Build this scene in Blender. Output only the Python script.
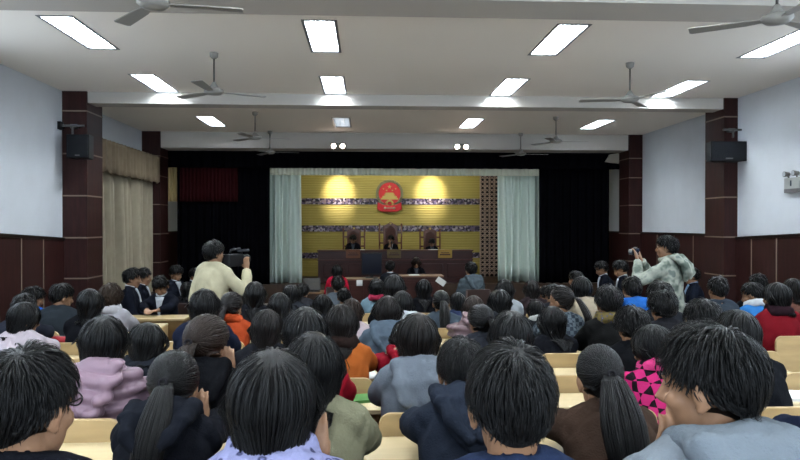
import bpy, bmesh, math, random
import numpy as np
from mathutils import Vector, Matrix, Euler, noise
PI = math.pi
R = math.radians
for o in list(bpy.data.objects): bpy.data.objects.remove(o)
sc = bpy.context.scene
C = sc.collection

# ------------------------------------------------------------- camera (a standing height of 1.5 m, focal length 660 px of an 800 px frame)
FPX = 660.0
CAMZ = 1.5
psi = math.atan(35 / FPX)
pit = math.atan(5 / FPX * math.cos(psi))
fw = Vector((math.sin(psi) * math.cos(pit), math.cos(psi) * math.cos(pit), -math.sin(pit)))
rt = Vector((math.cos(psi), -math.sin(psi), 0))
up = rt.cross(fw)
cam = bpy.data.cameras.new('camera')
camo = bpy.data.objects.new('camera', cam)
C.objects.link(camo)
cam.sensor_width = 36.0
cam.lens = FPX * 36.0 / 800.0
cam.clip_start = 0.05
cam.clip_end = 100
m = Matrix.Identity(4)
for i in range(3):
    m[i][0] = rt[i]; m[i][1] = up[i]; m[i][2] = -fw[i]
m[2][3] = CAMZ
camo.matrix_world = m
sc.camera = camo

# ------------------------------------------------------------- world, exposure
w = bpy.data.worlds.new('World')
sc.world = w
w.use_nodes = True
bg = w.node_tree.nodes['Background']
bg.inputs[0].default_value = (0.72, 0.86, 1.0, 1)
bg.inputs[1].default_value = 1.7
sc.view_settings.view_transform = 'Standard'
sc.view_settings.look = 'None'
sc.view_settings.gamma = 1
sc.view_settings.use_curve_mapping = False
sc.view_settings.exposure = 1.7
PANEL = 50.0      # strength of the tubes in the ceiling panels
STAGE = 170.0      # watts of each stage spot

def at(px, py, Y):
    """the point of the room seen at a pixel of the photograph, at distance Y from the back"""
    d = fw + rt * ((px - 400) / FPX) - up * ((py - 230) / FPX)
    t = Y / d.y
    return Vector((d.x * t, Y, CAMZ + d.z * t))

def floor_z(Y):
    return -0.0475 * (min(max(Y, 1.4), 9.4) - 1.4)

# ------------------------------------------------------------- materials
def srgb(h):
    h = h.lstrip('#')
    c = [int(h[i:i + 2], 16) / 255 for i in (0, 2, 4)]
    return tuple(x / 12.92 if x <= 0.04045 else ((x + 0.055) / 1.055) ** 2.4 for x in c)

MATS = {}
def mat(name, col, rough=0.6, metal=0.0, spec=0.22, bump=0.0, bscale=20.0, var=0.0, vscale=6.0, stretch=(1, 1, 1), coat=0.0, sheen=0.0, emit=None, estr=0.0, k=0.5):
    if name in MATS: return MATS[name]
    if isinstance(col, str): col = tuple(c * k for c in srgb(col))
    m = bpy.data.materials.new(name)
    m.use_nodes = True
    nt = m.node_tree
    b = nt.nodes['Principled BSDF']
    b.inputs['Base Color'].default_value = (*col, 1)
    b.inputs['Roughness'].default_value = rough
    b.inputs['Metallic'].default_value = metal
    b.inputs['Specular IOR Level'].default_value = spec
    b.inputs['Coat Weight'].default_value = coat
    b.inputs['Sheen Weight'].default_value = sheen
    if emit:
        b.inputs['Emission Color'].default_value = (*emit, 1)
        b.inputs['Emission Strength'].default_value = estr
    if bump or var:
        tc = nt.nodes.new('ShaderNodeTexCoord')
        mp = nt.nodes.new('ShaderNodeMapping')
        mp.inputs['Scale'].default_value = stretch
        nt.links.new(tc.outputs['Object'], mp.inputs['Vector'])
        if bump:
            n = nt.nodes.new('ShaderNodeTexNoise')
            n.inputs['Scale'].default_value = bscale
            n.inputs['Detail'].default_value = 4
            nt.links.new(mp.outputs[0], n.inputs['Vector'])
            bp = nt.nodes.new('ShaderNodeBump')
            bp.inputs['Strength'].default_value = bump
            bp.inputs['Distance'].default_value = 0.02
            nt.links.new(n.outputs['Fac'], bp.inputs['Height'])
            nt.links.new(bp.outputs[0], b.inputs['Normal'])
        if var:
            n2 = nt.nodes.new('ShaderNodeTexNoise')
            n2.inputs['Scale'].default_value = vscale
            n2.inputs['Detail'].default_value = 5
            nt.links.new(mp.outputs[0], n2.inputs['Vector'])
            rp = nt.nodes.new('ShaderNodeValToRGB')
            rp.color_ramp.elements[0].position = 0.3
            rp.color_ramp.elements[1].position = 0.7
            rp.color_ramp.elements[0].color = (*[x * (1 - var) for x in col], 1)
            rp.color_ramp.elements[1].color = (*[min(1, x * (1 + var)) for x in col], 1)
            nt.links.new(n2.outputs['Fac'], rp.inputs[0])
            nt.links.new(rp.outputs[0], b.inputs['Base Color'])
    MATS[name] = m
    return m

# ------------------------------------------------------------- mesh builder
class MB:
    def __init__(s):
        s.v = []; s.f = []
    def box(s, x0, x1, y0, y1, z0, z1, M=None):
        n = len(s.v)
        for z in (z0, z1):
            for (x, y) in ((x0, y0), (x1, y0), (x1, y1), (x0, y1)):
                p = Vector((x, y, z))
                s.v.append(M @ p if M else p)
        for q in ((3, 2, 1, 0), (4, 5, 6, 7), (0, 1, 5, 4), (1, 2, 6, 5), (2, 3, 7, 6), (3, 0, 4, 7)):
            s.f.append([n + i for i in q])
        return s
    def prism(s, pts, axis, a, b, M=None):
        """extrude an outline (2D, the two other axes in order) along an axis from a to b"""
        n = len(s.v); k = len(pts)
        for t in (a, b):
            for (u, v) in pts:
                p = Vector({'x': (t, u, v), 'y': (u, t, v), 'z': (u, v, t)}[axis])
                s.v.append(M @ p if M else p)
        s.f.append([n + i for i in range(k)][::-1])
        s.f.append([n + k + i for i in range(k)])
        for i in range(k):
            j = (i + 1) % k
            s.f.append([n + i, n + j, n + k + j, n + k + i])
        return s
    def tube(s, pts, rad, n=10, ref=(0, 1, 0), cap=True, M=None):
        """loft through points; a radius is a number or (across, along ref)"""
        pts = [Vector(p) for p in pts]
        k0 = len(s.v); K = len(pts)
        ref = Vector(ref)
        for i, p in enumerate(pts):
            t = (pts[min(i + 1, K - 1)] - pts[max(i - 1, 0)]).normalized()
            b = ref - t * ref.dot(t)
            if b.length < 1e-4:
                b = Vector((1, 0, 0)) - t * t.x
            b.normalize()
            a = b.cross(t)
            r = rad[i] if not isinstance(rad, (int, float)) else rad
            ra, rb = (r, r) if isinstance(r, (int, float)) else r
            for j in range(n):
                q = p + a * (math.cos(2 * PI * j / n) * ra) + b * (math.sin(2 * PI * j / n) * rb)
                s.v.append(M @ q if M else q)
        for i in range(K - 1):
            for j in range(n):
                j2 = (j + 1) % n
                s.f.append([k0 + i * n + j, k0 + i * n + j2, k0 + (i + 1) * n + j2, k0 + (i + 1) * n + j])
        if cap:
            s.f.append([k0 + j for j in range(n)][::-1])
            s.f.append([k0 + (K - 1) * n + j for j in range(n)])
        return s
    def ring(s, c, rx, ry, r, n=24, k=8, tilt=None, M=None, r2=None):
        """closed ring about z: radii rx, ry, tube radius r"""
        k0 = len(s.v); c = Vector(c)
        for i in range(n):
            a = 2 * PI * i / n
            for j in range(k):
                b = 2 * PI * j / k
                q = Vector(((rx + r * math.cos(b)) * math.cos(a), (ry + r * math.cos(b)) * math.sin(a), (r2 or r) * math.sin(b)))
                if tilt: q = tilt @ q
                q = q + c
                s.v.append(M @ q if M else q)
        for i in range(n):
            for j in range(k):
                i2 = (i + 1) % n; j2 = (j + 1) % k
                s.f.append([k0 + i * k + j, k0 + i2 * k + j, k0 + i2 * k + j2, k0 + i * k + j2])
        return s
    def ell(s, c, r, rot=None, nu=16, nv=10, M=None):
        k0 = len(s.v); c = Vector(c)
        for i in range(nv + 1):
            th = PI * i / nv
            for j in range(nu):
                ph = 2 * PI * j / nu
                q = Vector((r[0] * math.sin(th) * math.cos(ph), r[1] * math.sin(th) * math.sin(ph), r[2] * math.cos(th)))
                if rot: q = rot @ q
                q = q + c
                s.v.append(M @ q if M else q)
        for i in range(nv):
            for j in range(nu):
                j2 = (j + 1) % nu
                s.f.append([k0 + i * nu + j, k0 + (i + 1) * nu + j, k0 + (i + 1) * nu + j2, k0 + i * nu + j2])
        return s
    def lathe(s, prof, c=(0, 0, 0), n=20, M=None):
        k0 = len(s.v)
        for (r, z) in prof:
            for j in range(n):
                a = 2 * PI * j / n
                q = Vector((c[0] + r * math.cos(a), c[1] + r * math.sin(a), c[2] + z))
                s.v.append(M @ q if M else q)
        for i in range(len(prof) - 1):
            for j in range(n):
                j2 = (j + 1) % n
                s.f.append([k0 + i * n + j, k0 + i * n + j2, k0 + (i + 1) * n + j2, k0 + (i + 1) * n + j])
        s.f.append([k0 + j for j in range(n)][::-1])
        s.f.append([k0 + (len(prof) - 1) * n + j for j in range(n)])
        return s
    def mesh(s, name, smooth=False):
        me = bpy.data.meshes.new(name)
        me.from_pydata([tuple(v) for v in s.v], [], s.f)
        me.validate()
        if smooth:
            me.polygons.foreach_set('use_smooth', [True] * len(me.polygons))
        me.update()
        return me
    def build(s, name, m, parent=None, smooth=False, bevel=0.0, normals=True):
        me = s.mesh(name, smooth)
        if normals:
            bm = bmesh.new(); bm.from_mesh(me)
            bmesh.ops.recalc_face_normals(bm, faces=bm.faces)
            bm.to_mesh(me); bm.free()
        if m: me.materials.append(m)
        o = bpy.data.objects.new(name, me)
        C.objects.link(o)
        if parent: o.parent = parent
        if bevel:
            b = o.modifiers.new('bevel', 'BEVEL'); b.width = bevel; b.segments = 2; b.limit_method = 'ANGLE'
        return o

def tag(o, label, cat, group=None, kind=None):
    o['label'] = label; o['category'] = cat
    if group: o['group'] = group
    if kind: o['kind'] = kind
    return o
def thing(name, label, cat, loc=(0, 0, 0), rz=0, group=None):
    o = bpy.data.objects.new(name, None)
    C.objects.link(o)
    o.location = loc; o.rotation_euler = (0, 0, rz); o.empty_display_size = 0.1
    return tag(o, label, cat, group)
def struct(name, mb, m, label=None, bevel=0.0):
    o = mb.build(name, m, bevel=bevel)
    o['kind'] = 'structure'
    if label: o['label'] = label
    return o
def dup(root, loc=None, rz=None, label=None):
    """a copy of a thing, of its parts and of their parts"""
    r = root.copy(); C.objects.link(r)
    if loc is not None: r.location = loc
    if rz is not None: r.rotation_euler = (0, 0, rz)
    if label: r['label'] = label
    def kids(a, b):
        for ch in list(a.children):
            if ch == b: continue
            c = ch.copy(); C.objects.link(c); c.parent = b
            c.matrix_parent_inverse = ch.matrix_parent_inverse.copy()
            kids(ch, c)
    kids(root, r)
    return r

# ------------------------------------------------------------- the room
M_wall = mat('white_plaster', '#d9dde2', 0.85, k=.72, bump=0.05, bscale=60, var=0.03, vscale=3)
M_ceil = mat('ceiling_plaster', '#d6d0c8', 0.9, k=1.15, bump=0.04, bscale=60)
M_beam = mat('beam_plaster', '#c9c3bb', 0.9, k=.7)
M_floor = mat('worn_floor', '#6e665c', 0.45, k=1.2, var=0.2, vscale=2)
M_panel = mat('dark_red_wood', '#3b1a17', 0.55, k=.5, var=0.28, vscale=3, stretch=(6, 6, 0.6))
M_joint = mat('pale_joint', '#8f7f70', 0.5, k=.6)
M_capwood = mat('dark_cap_wood', '#1d0f0d', 0.4)

H = 3.6
XL, XR = -4.74, 6.16        # back half
XL2, XR2 = -4.98, 6.45      # between the columns and the stage
YB, YC, YC2, YS, YE = -3.0, 10.65, 15.05, 15.7, 19.2
# sloping floor of the audience, then the level court floor
prof = [(YB, 0), (1.4, 0), (9.4, floor_z(9.4)), (YE, floor_z(9.4)), (YE, -0.7), (YB, -0.7)]
struct('floor', MB().prism(prof, 'x', -5.4, 6.9), M_floor)
# the ceiling slab, with a recess for every light panel
LPX = [-3.11, -0.47, 2.19, 4.84]
LPY = [-0.9, 1.7, 4.25, 7.44, 10.01, 13.6]
PW, PL = 0.165, 0.62
ce = MB()
ys = [YB] + [v for y in LPY for v in (y - PL, y + PL)] + [YE]
xs = [-5.4] + [v for x in LPX for v in (x - PW, x + PW)] + [6.9]
for j in range(len(ys) - 1):
    if j % 2 == 0: ce.box(-5.4, 6.9, ys[j], ys[j + 1], H, H + .2)
    else:
        for i in range(0, len(xs) - 1, 2): ce.box(xs[i], xs[i + 1], ys[j], ys[j + 1], H, H + .2)
struct('ceiling', ce, M_ceil)
# side walls of the back half: unseen windows added on each side to brighten the ceiling
WZ0, WZ1 = 1.55, 3.35
added_wins = [(-2.6 + 2.1 * k, -2.6 + 2.1 * k + 1.85) for k in range(5)]
def side_wall(x0, x1):
    mb = MB().box(x0, x1, YB, YC + .3, -.7, WZ0).box(x0, x1, YB, YC + .3, WZ1, H)
    e = YB
    for a, b in added_wins:
        mb.box(x0, x1, e, a, WZ0, WZ1); e = b
    mb.box(x0, x1, e, YC + .3, WZ0, WZ1)
    return mb
struct('wall_left', side_wall(XL - 0.25, XL).box(XL2 - 0.3, XL2, YC + 0.3, YE, -0.7, H), M_wall)
struct('wall_right', side_wall(XR, XR + 0.25).box(XR2, XR2 + 0.3, YC + 0.3, YE, -0.7, H), M_wall)
nw = 0
for xw in (XL - .15, XR + .15):
    for a, b in added_wins:
        nw += 1
        f = MB()
        for y in (a, (a + b) / 2 - .03, b - .06): f.box(xw - .03, xw + .03, y, y + .06, WZ0, WZ1)
        for z in (WZ0, WZ0 + .55, WZ1 - .06): f.box(xw - .03, xw + .03, a, b, z, z + .06)
        struct('window_%d' % nw, f, mat('white_added_window_frame', '#c8ccd0', 0.5, k=1))  # frame of an added, unseen window
struct('wall_front', MB().box(-5.4, 6.9, YE, YE + 0.2, -0.7, H), mat('stage_back_wall', '#2a2624', 0.9))
# ceiling beams
struct('beam_near', MB().box(XL, XR, 5.55, 6.03, 3.40, H), M_beam)
struct('beam_middle', MB().box(XL2, XR2, YC, YC + 0.34, 3.42, H), M_beam)
struct('beam_stage', MB().box(XL2, XR2, YC2 + 0.05, YS, 3.24, H), M_beam)

# wainscot: a panelled skirt along each wall; behind, it rises with the floor
def wains(y): return 1.30 + max(0, (YC - y)) * 0.05 if y < YC else 1.34
def wainscot(name, x, sgn, y0, y1, joints):
    o = MB()
    z0a, z0b = floor_z(y0) - 0.02, floor_z(y1) - 0.02
    pts = [(y0, z0a), (y1, z0b), (y1, wains(y1 - 0.01)), (y0, wains(y0 + 0.01))]
    o.prism(pts, 'x', x, x + sgn * 0.03)
    t = o.build('trim_' + name, M_panel); t['kind'] = 'structure'
    c = MB().prism([(y0, wains(y0 + .01) - 0.045), (y1, wains(y1 - .01) - 0.045), (y1, wains(y1 - .01)), (y0, wains(y0 + .01))], 'x', x + sgn * 0.03, x + sgn * 0.05)
    c.build('cap_rail', M_capwood, t)
    for j in joints:
        MB().box(min(x + sgn * 0.03, x + sgn * 0.034), max(x + sgn * 0.03, x + sgn * 0.034), j - 0.012, j + 0.012, floor_z(j), wains(j) - 0.05).build('joint_strip', M_joint, t)
    return t
wainscot('wainscot_left_back', XL, 1, YB, YC - 0.05, [9.32 - 0.62 * k for k in range(-1, 18)])
wainscot('wainscot_right_back', XR, -1, YB, YC - 0.05, [10.17, 9.53, 8.9, 8.3, 7.75, 7, 6.25, 5.5, 4.75, 4, 3.25, 2.5, 1.75, 1, 0.25, -.5, -1.2])
wainscot('wainscot_left_front', XL2, 1, YC + 0.55, YE, [11.8, 12.6, 13.4, 14.2])
wainscot('wainscot_right_front', XR2, -1, YC + 0.55, YE, [11.9, 12.6, 13.4, 14.2])

# columns clad in dark panels with pale joints
def column(name, x0, x1, y0, y1, zs):
    t = MB().box(x0, x1, y0, y1, -0.6, H).build('column_' + name, M_panel)
    t['kind'] = 'structure'
    for z in zs:
        MB().box(x0 - 0.004, x1 + 0.004, y0 - 0.004, y1 + 0.004, z - 0.011, z + 0.011).build('joint_strip', M_joint, t)
    return t
column('left_back', XL2 - 0.1, -4.36, YC - .03, YC + 0.58, [3.29, 2.62, 1.96, 1.30, 0.66])
column('right_back', 5.93, XR2 + 0.1, YC - .03, YC + 0.58, [3.29, 2.62, 1.96, 1.30, 0.66])
column('left_stage', XL2 - 0.1, -4.58, YC2, YC2 + 0.6, [3.05, 2.60, 1.96, 1.30, 0.66])
column('right_stage', 6.13, XR2 + 0.1, YC2, YC2 + 0.6, [3.05, 2.60, 1.96, 1.30, 0.66])

# ------------------------------------------------------------- ceiling light panels
M_alu = mat('bright_reflector', '#cfd4d8', 0.3, k=1, metal=0.6)
M_fram = mat('grey_panel_frame', '#8b8d90', 0.45, metal=0.3)
M_tube = mat('lamp_tube_light', (1, 1, 1), 0.4, emit=(0.86, 0.94, 1.0), estr=PANEL)
M_tubeoff = mat('lamp_tube_dim', (0.8, 0.8, 0.78), 0.4, emit=(0.9, 0.95, 1.0), estr=1.0)
def light_panel():
    t = thing('ceiling_light_panel', '', 'ceiling light', group='louvred light panels in the ceiling')
    L, W, D = 0.61, 0.155, 0.075
    f = MB()
    T = .004 - D
    f.box(-W - .009, -W, -L - .009, L + .009, T, 0).box(W, W + .009, -L - .009, L + .009, T, 0)
    f.box(-W, W, -L - .009, -L, T, 0).box(-W, W, L, L + .009, T, 0)
    f.box(-W - .03, -W, -L - .03, L + .03, T - .008, T).box(W, W + .03, -L - .03, L + .03, T - .008, T)
    f.box(-W, W, -L - .03, -L, T - .008, T).box(-W, W, L, L + .03, T - .008, T)
    f.build('housing', M_fram, t)
    MB().box(-W, W, -L, L, -0.012, -0.002).build('reflector', M_alu, t)
    for x in (-0.095, 0, 0.095):
        MB().tube([(x, -L + .03, -.028), (x, L - .03, -.028)], 0.015, 8, (0, 0, 1)).build('lamp_tube', M_tube, t, smooth=True)
    lv = MB()
    for k in range(13):
        y = -L + 2 * L * (k + .5) / 13
        lv.box(-W, W, y - .0015, y + .0015, -D + .004, -D + .024)
    for x in (-0.048, 0.048):
        lv.box(x - .002, x + .002, -L, L, -D + .004, -.018)
    lv.build('louvre', M_alu, t)
    return t
coln = ['far left column', 'column left of centre', 'column right of centre', 'far right column']
rown = ['row behind the camera', 'row above the camera', 'row before the near beam', 'large nearest row', 'row just before the middle beam', 'small far row before the stage']
base = light_panel(); first = True
for j, y in enumerate(LPY):
    for i, x in enumerate(LPX):
        lab = 'louvred fluorescent ceiling panel, %s, %s' % (rown[j], coln[i])
        if first:
            o = base; first = False; o.location = (x, y, H + .075)
        else:
            o = dup(base, (x, y, H + .075))
        if j == 5 and i == 1:
            lab = 'unlit louvred ceiling panel in the small far row'
            for ch in o.children:
                if ch.name.startswith('lamp_tube'):
                    ch.data = ch.data.copy(); ch.data.materials[0] = M_tubeoff
        o['label'] = lab

# ------------------------------------------------------------- ceiling fans
M_fan = mat('fan_white_enamel', '#a5a29c', 0.4, k=.6)
M_fand = mat('fan_grey_metal', '#77746f', 0.4, metal=0.5)
def ceiling_fan():
    t = thing('ceiling_fan', '', 'ceiling fan', group='ceiling fans')
    MB().lathe([(.0, 0), (.055, 0), (.05, -.05), (.02, -.075), (.0, -.075)][::-1], n=16).build('ceiling_cup', M_fan, t, smooth=True)
    MB().tube([(0, 0, -.05), (0, 0, -.42)], .011, 8, (0, 1, 0)).build('rod', M_fand, t, smooth=True)
    MB().lathe([(0, -.36), (.02, -.36), (.055, -.42), (.05, -.43), (0, -.43)][::-1], n=16).build('lower_cup', M_fan, t, smooth=True)
    MB().lathe([(0, -.425), (.06, -.425), (.115, -.45), (.12, -.475), (.085, -.505), (.03, -.515), (0, -.515)][::-1], n=24).build('motor', M_fan, t, smooth=True)
    for k in range(3):
        Mz = Matrix.Rotation(2 * PI * k / 3, 4, 'Z')
        b = MB()
        n0 = len(b.v)
        outline = [(.10, -.03), (.22, -.055), (.62, -.068), (.64, -.05), (.64, .05), (.62, .062), (.22, .045), (.10, .03)]
        Mt = Mz @ Matrix.Translation((0, 0, -.478)) @ Matrix.Rotation(R(6), 4, 'X')
        b.prism(outline, 'z', -.003, .003, Mt)
        b.build('blade', M_fan, t)
    return t
fan0 = ceiling_fan()
fans = [(-1.84, 8.18, 25, 'grey ceiling fan hanging left of centre, rod fully visible'),
        (3.43, 8.40, 52, 'ceiling fan on the right, its blade crossing a lit panel'),
        (-2.04, 12.41, 15, 'small ceiling fan over the court floor, left side'),
        (3.71, 12.67, 0, 'small ceiling fan over the court floor, right side'),
        (-2.12, 15.16, 2, 'pale ceiling fan before the black valance, left'),
        (3.56, 14.95, 4, 'pale ceiling fan before the black valance, right'),
        (3.25, 5.06, 148, 'nearest ceiling fan, top right corner, hub cut off'),
        (-1.55, 4.95, 10, 'nearest ceiling fan, top left, only blade tips showing')]
for i, (x, y, a, lab) in enumerate(fans):
    z = H if y < YC2 else H
    if y > 15.0: y = 14.9
    o = fan0 if i == 0 else dup(fan0)
    o.location = (x, y, z); o.rotation_euler = (0, 0, R(a)); o['label'] = lab

# ------------------------------------------------------------- loudspeakers on the columns, with their brackets
M_blk = mat('black_plastic', '#14161a', 0.5)
M_grl = mat('speaker_grille', '#1a1e26', 0.7, bump=0.6, bscale=300)
M_steel = mat('pale_steel', '#8d8d8a', 0.35, metal=0.6)
def loudspeaker(px0, px1, py0, py1, Yf, lab, side):
    a = at(px0, py0, Yf); b = at(px1, py1, Yf)
    t = thing('loudspeaker', lab, 'loudspeaker', ((a.x + b.x) / 2, Yf, b.z), 0, 'loudspeakers on the back columns')
    w_, h_ = (b.x - a.x), (a.z - b.z); d = YC - .03 - Yf - .004
    MB().prism([(-w_ / 2, 0), (w_ / 2, 0), (w_ / 2 * .8, d), (-w_ / 2 * .8, d)], 'z', 0, h_).build('cabinet', M_blk, t, bevel=.008)
    MB().box(-w_ * .46, w_ * .46, -.012, 0.004, .02, h_ - .02).build('grille', M_grl, t)
    MB().box(-w_ * .1, w_ * .1, -.016, -.01, .03, .05).build('badge', M_steel, t)
    return t
loudspeaker(66, 89, 134, 158, 10.35, 'black loudspeaker on the front of the left column', -1)
loudspeaker(711, 747, 141, 161, 10.35, 'wide dark loudspeaker on the right column', 1)
def bracket(px0, px1, pyz, knob, lab):
    a = at(px0, pyz, YC - .1); b = at(px1, pyz, YC - .1)
    t = thing('wall_bracket', lab, 'bracket', (0, 0, 0), 0, 'steel brackets above the loudspeakers')
    MB().box(min(a.x, b.x), max(a.x, b.x), YC - .15, YC - .11, a.z - .015, a.z + .015).build('arm', M_steel, t)
    m_ = (a.x + b.x) / 2
    MB().box(m_ - .012, m_ + .012, YC - .145, YC - .115, a.z - .13, a.z).build('hanger', M_steel, t)
    MB().box(m_ - .05, m_ + .05, YC - .11, YC - .026, a.z - .03, a.z + .03).build('wall_plate', M_steel, t)
    kx = at(knob, pyz, YC - .1).x
    MB().box(kx - .05, kx + .05, YC - .19, YC - .08, a.z - .06, a.z + .06).build('end_box', M_blk, t)
bracket(62, 85, 126, 60, 'steel bracket with a black end box, left column')
bracket(722, 742, 130, 744, 'steel bracket with a black end box, right column')

# emergency light on the right wall
p = at(790, 184, 8.3)
ey = 9.16
t = thing('emergency_light', 'white emergency light box with twin lamp heads, right wall', 'emergency light', (XR, ey, 2.0))
MB().box(-.06, 0, -.16, .16, .02, .18).build('body', mat('white_plastic', '#c9ccc8', 0.4), t, bevel=.006)
MB().box(-.065, -.0, -.15, .15, -.035, .02).build('battery_cover', mat('grey_plastic', '#8d8a8a', 0.5), t)
MB().box(-.066, -.06, -.012, .012, .06, .14).build('indicator', mat('dark_indicator', '#27384c', 0.4), t)
for s_ in (-1, 1):
    h_ = MB().tube([(-.03, s_ * .09, .18), (-.05, s_ * .10, .225)], .012, 8).tube([(-.02, s_ * .10, .235), (-.10, s_ * .10, .235)], [.03, .042], 14, (0, 0, 1)).build('lamp_head', mat('lamp_head_grey', '#8a8680', 0.4), t, smooth=True)
    MB().tube([(-.099, s_ * .10, .235), (-.104, s_ * .10, .235)], [.036, .034], 14, (0, 0, 1)).build('lens', mat('clear_lens', '#dadfe2', 0.1), h_)

# lamp bracket-mounted above the right stage curtain
p = at(612, 160, 15.5)
t = thing('wall_projector_lamp', 'grey angular lamp on the white wall right of the stage', 'lamp', (XR2, 15.9, p.z))
MB().prism([(-.62, -.02), (-.5, .16), (-.28, .2), (-.2, .0), (-.28, -.06)], 'y', -.14, .14).build('lamp_body', mat('dull_grey_paint', '#9d978a', 0.5, k=1.0), t, bevel=.01)
MB().box(-.3, 0, -.03, .03, .05, .09).build('arm', M_steel, t)

# ------------------------------------------------------------- left window curtain
def curtain(mb, x0, y0, x1, y1, z0, z1, folds, amp, seed=0, n_per=10, hem=None, th=0.012):
    """a hanging cloth between two floor points, folded in rounded pleats, with thickness"""
    rnd = random.Random(seed)
    d = Vector((x1 - x0, y1 - y0, 0)); L = d.length; d.normalize(); nrm = Vector((-d.y, d.x, 0))
    n = folds * n_per; rows = 9
    ph = [rnd.uniform(-.35, .35) for _ in range(folds + 2)]; am = [rnd.uniform(.55, 1.25) for _ in range(folds + 2)]
    k0 = len(mb.v)
    for side in (0, 1):
        for r in range(rows):
            v = r / (rows - 1)
            for i in range(n + 1):
                u = i / n * folds; k = int(u)
                wv = math.sin(2 * PI * (u + ph[min(k, folds)] * .0) ) * am[min(k, folds)] * amp
                wv += amp * .35 * math.sin(2 * PI * u * .37 + seed + v * 1.2)
                wv *= (.55 + .45 * v)
                zz = z1 - v * (z1 - z0)
                if hem and r == rows - 1: zz += hem * abs(math.sin(PI * u * .5))
                q = Vector((x0, y0, zz)) + d * (i / n * L + amp * .25 * math.sin(u * 1.7 + seed) * v) + nrm * (wv + (th if side else 0))
                mb.v.append(q)
    S = rows * (n + 1)
    for side in (0, 1):
        for r in range(rows - 1):
            for i in range(n):
                a = k0 + side * S + r * (n + 1) + i
                q = [a, a + 1, a + n + 2, a + n + 1]
                mb.f.append(q if side == 0 else q[::-1])
    def edge(a, b): mb.f.append([a, b, b + S, a + S])
    for i in range(n):
        edge(k0 + i + 1, k0 + i); edge(k0 + (rows - 1) * (n + 1) + i, k0 + (rows - 1) * (n + 1) + i + 1)
    for r in range(rows - 1):
        edge(k0 + r * (n + 1), k0 + (r + 1) * (n + 1)); edge(k0 + (r + 1) * (n + 1) + n, k0 + r * (n + 1) + n)
    return mb
M_beige = mat('beige_drape', '#b3a78f', 0.85, k=.6, bump=0.1, bscale=120, var=0.06)
M_beige2 = mat('beige_pelmet', '#a08d73', 0.85, bump=0.15, bscale=90, var=0.1)
t = thing('window_curtain', 'long beige curtain with scalloped pelmet between the left columns', 'curtain', (0, 0, 0))
curtain(MB(), XL2 + .2, YC + .6, XL2 + .2, YC2 - .02, -.30, 2.6, 12, .13, 3).build('drape', M_beige, t, smooth=True)
curtain(MB(), XL2 + .40, YC + .6, XL2 + .40, YC2 - .02, 2.50, 3.02, 20, .03, 5, hem=-.09).build('pelmet', M_beige2, t, smooth=True)
MB().tube([(XL2 + .2, YC + .55, 2.58), (XL2 + .2, YC2 + .01, 2.58)], .02, 8, (0, 0, 1)).build('curtain_rail', M_steel, t)
# ------------------------------------------------------------- the stage
FZ = floor_z(12)
SZ = 0.07                      # height of the stage floor
M_stage = mat('stage_boards', '#4a3526', 0.5, var=0.2, vscale=2, stretch=(8, 1, 1))
o = struct('floor_stage', MB().box(XL2, XR2, YS + .3, YE, -.6, SZ), M_stage)
M_black = mat('black_velvet', '#0c0c10', 0.95, spec=0.0, k=.6, sheen=0.0)
M_wine = mat('dark_wine_velvet', '#3a1619', 0.95, spec=0.02, var=0.3, vscale=5, stretch=(8, 8, .3))
M_pale = mat('pale_green_drape', '#b9c4bb', 0.8, k=1.15, bump=0.05, bscale=100)
M_cream = mat('cream_pelmet', '#cdcebc', 0.8, k=1.2)

def zat(py, Y): return at(400, py, Y).z
def xat(px, Y): return at(px, 225, Y).x
Yv = YS + .12
t = thing('stage_valance', 'long black valance hanging across the top of the stage', 'curtain', (0, 0, 0))
curtain(MB(), XL2 + .02, Yv, XR2 - .02, Yv, zat(168.5, Yv), 3.55, 46, .03, 11).build('cloth', M_black, t, smooth=True)
Yb = YS + .4
t = thing('stage_curtain', 'black stage curtain drawn left of the stage opening', 'curtain', (0, 0, 0), 0, 'black stage curtains')
curtain(MB(), xat(177, Yb), Yb, xat(270, Yb), Yb, SZ, 3.5, 12, .05, 21).build('drape', M_black, t, smooth=True)
t = thing('stage_curtain', 'black stage curtain drawn right of the stage opening', 'curtain', (0, 0, 0), 0, 'black stage curtains')
curtain(MB(), xat(539, Yb), Yb, xat(609, Yb), Yb, SZ, 3.5, 9, .05, 22).build('drape', M_black, t, smooth=True)
Yw = YS + .27
t = thing('short_wine_curtain', 'short dark wine red curtain above the black one, left of stage', 'curtain', (0, 0, 0))
MB().tube([(XL2, Yw, 3.5), (xat(240, Yw), Yw, 3.5)], .025, 8, (0, 0, 1)).build('curtain_rail', M_steel, t)
curtain(MB(), xat(180, Yw), Yw, xat(238, Yw), Yw, zat(202, Yw), 3.5, 16, .018, 23).build('drape', M_wine, t, smooth=True)
t = thing('small_window_curtain', 'small yellowish curtain on the wall beside the left stage column', 'curtain', (0, 0, 0))
curtain(MB(), XL2 + .10, YS + .52, xat(178, YS + .62), YS + .72, zat(201, YS), 3.12, 5, .02, 25).build('drape', mat('yellowish_drape', '#c0a878', 0.8, k=1.0), t, smooth=True)
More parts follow.
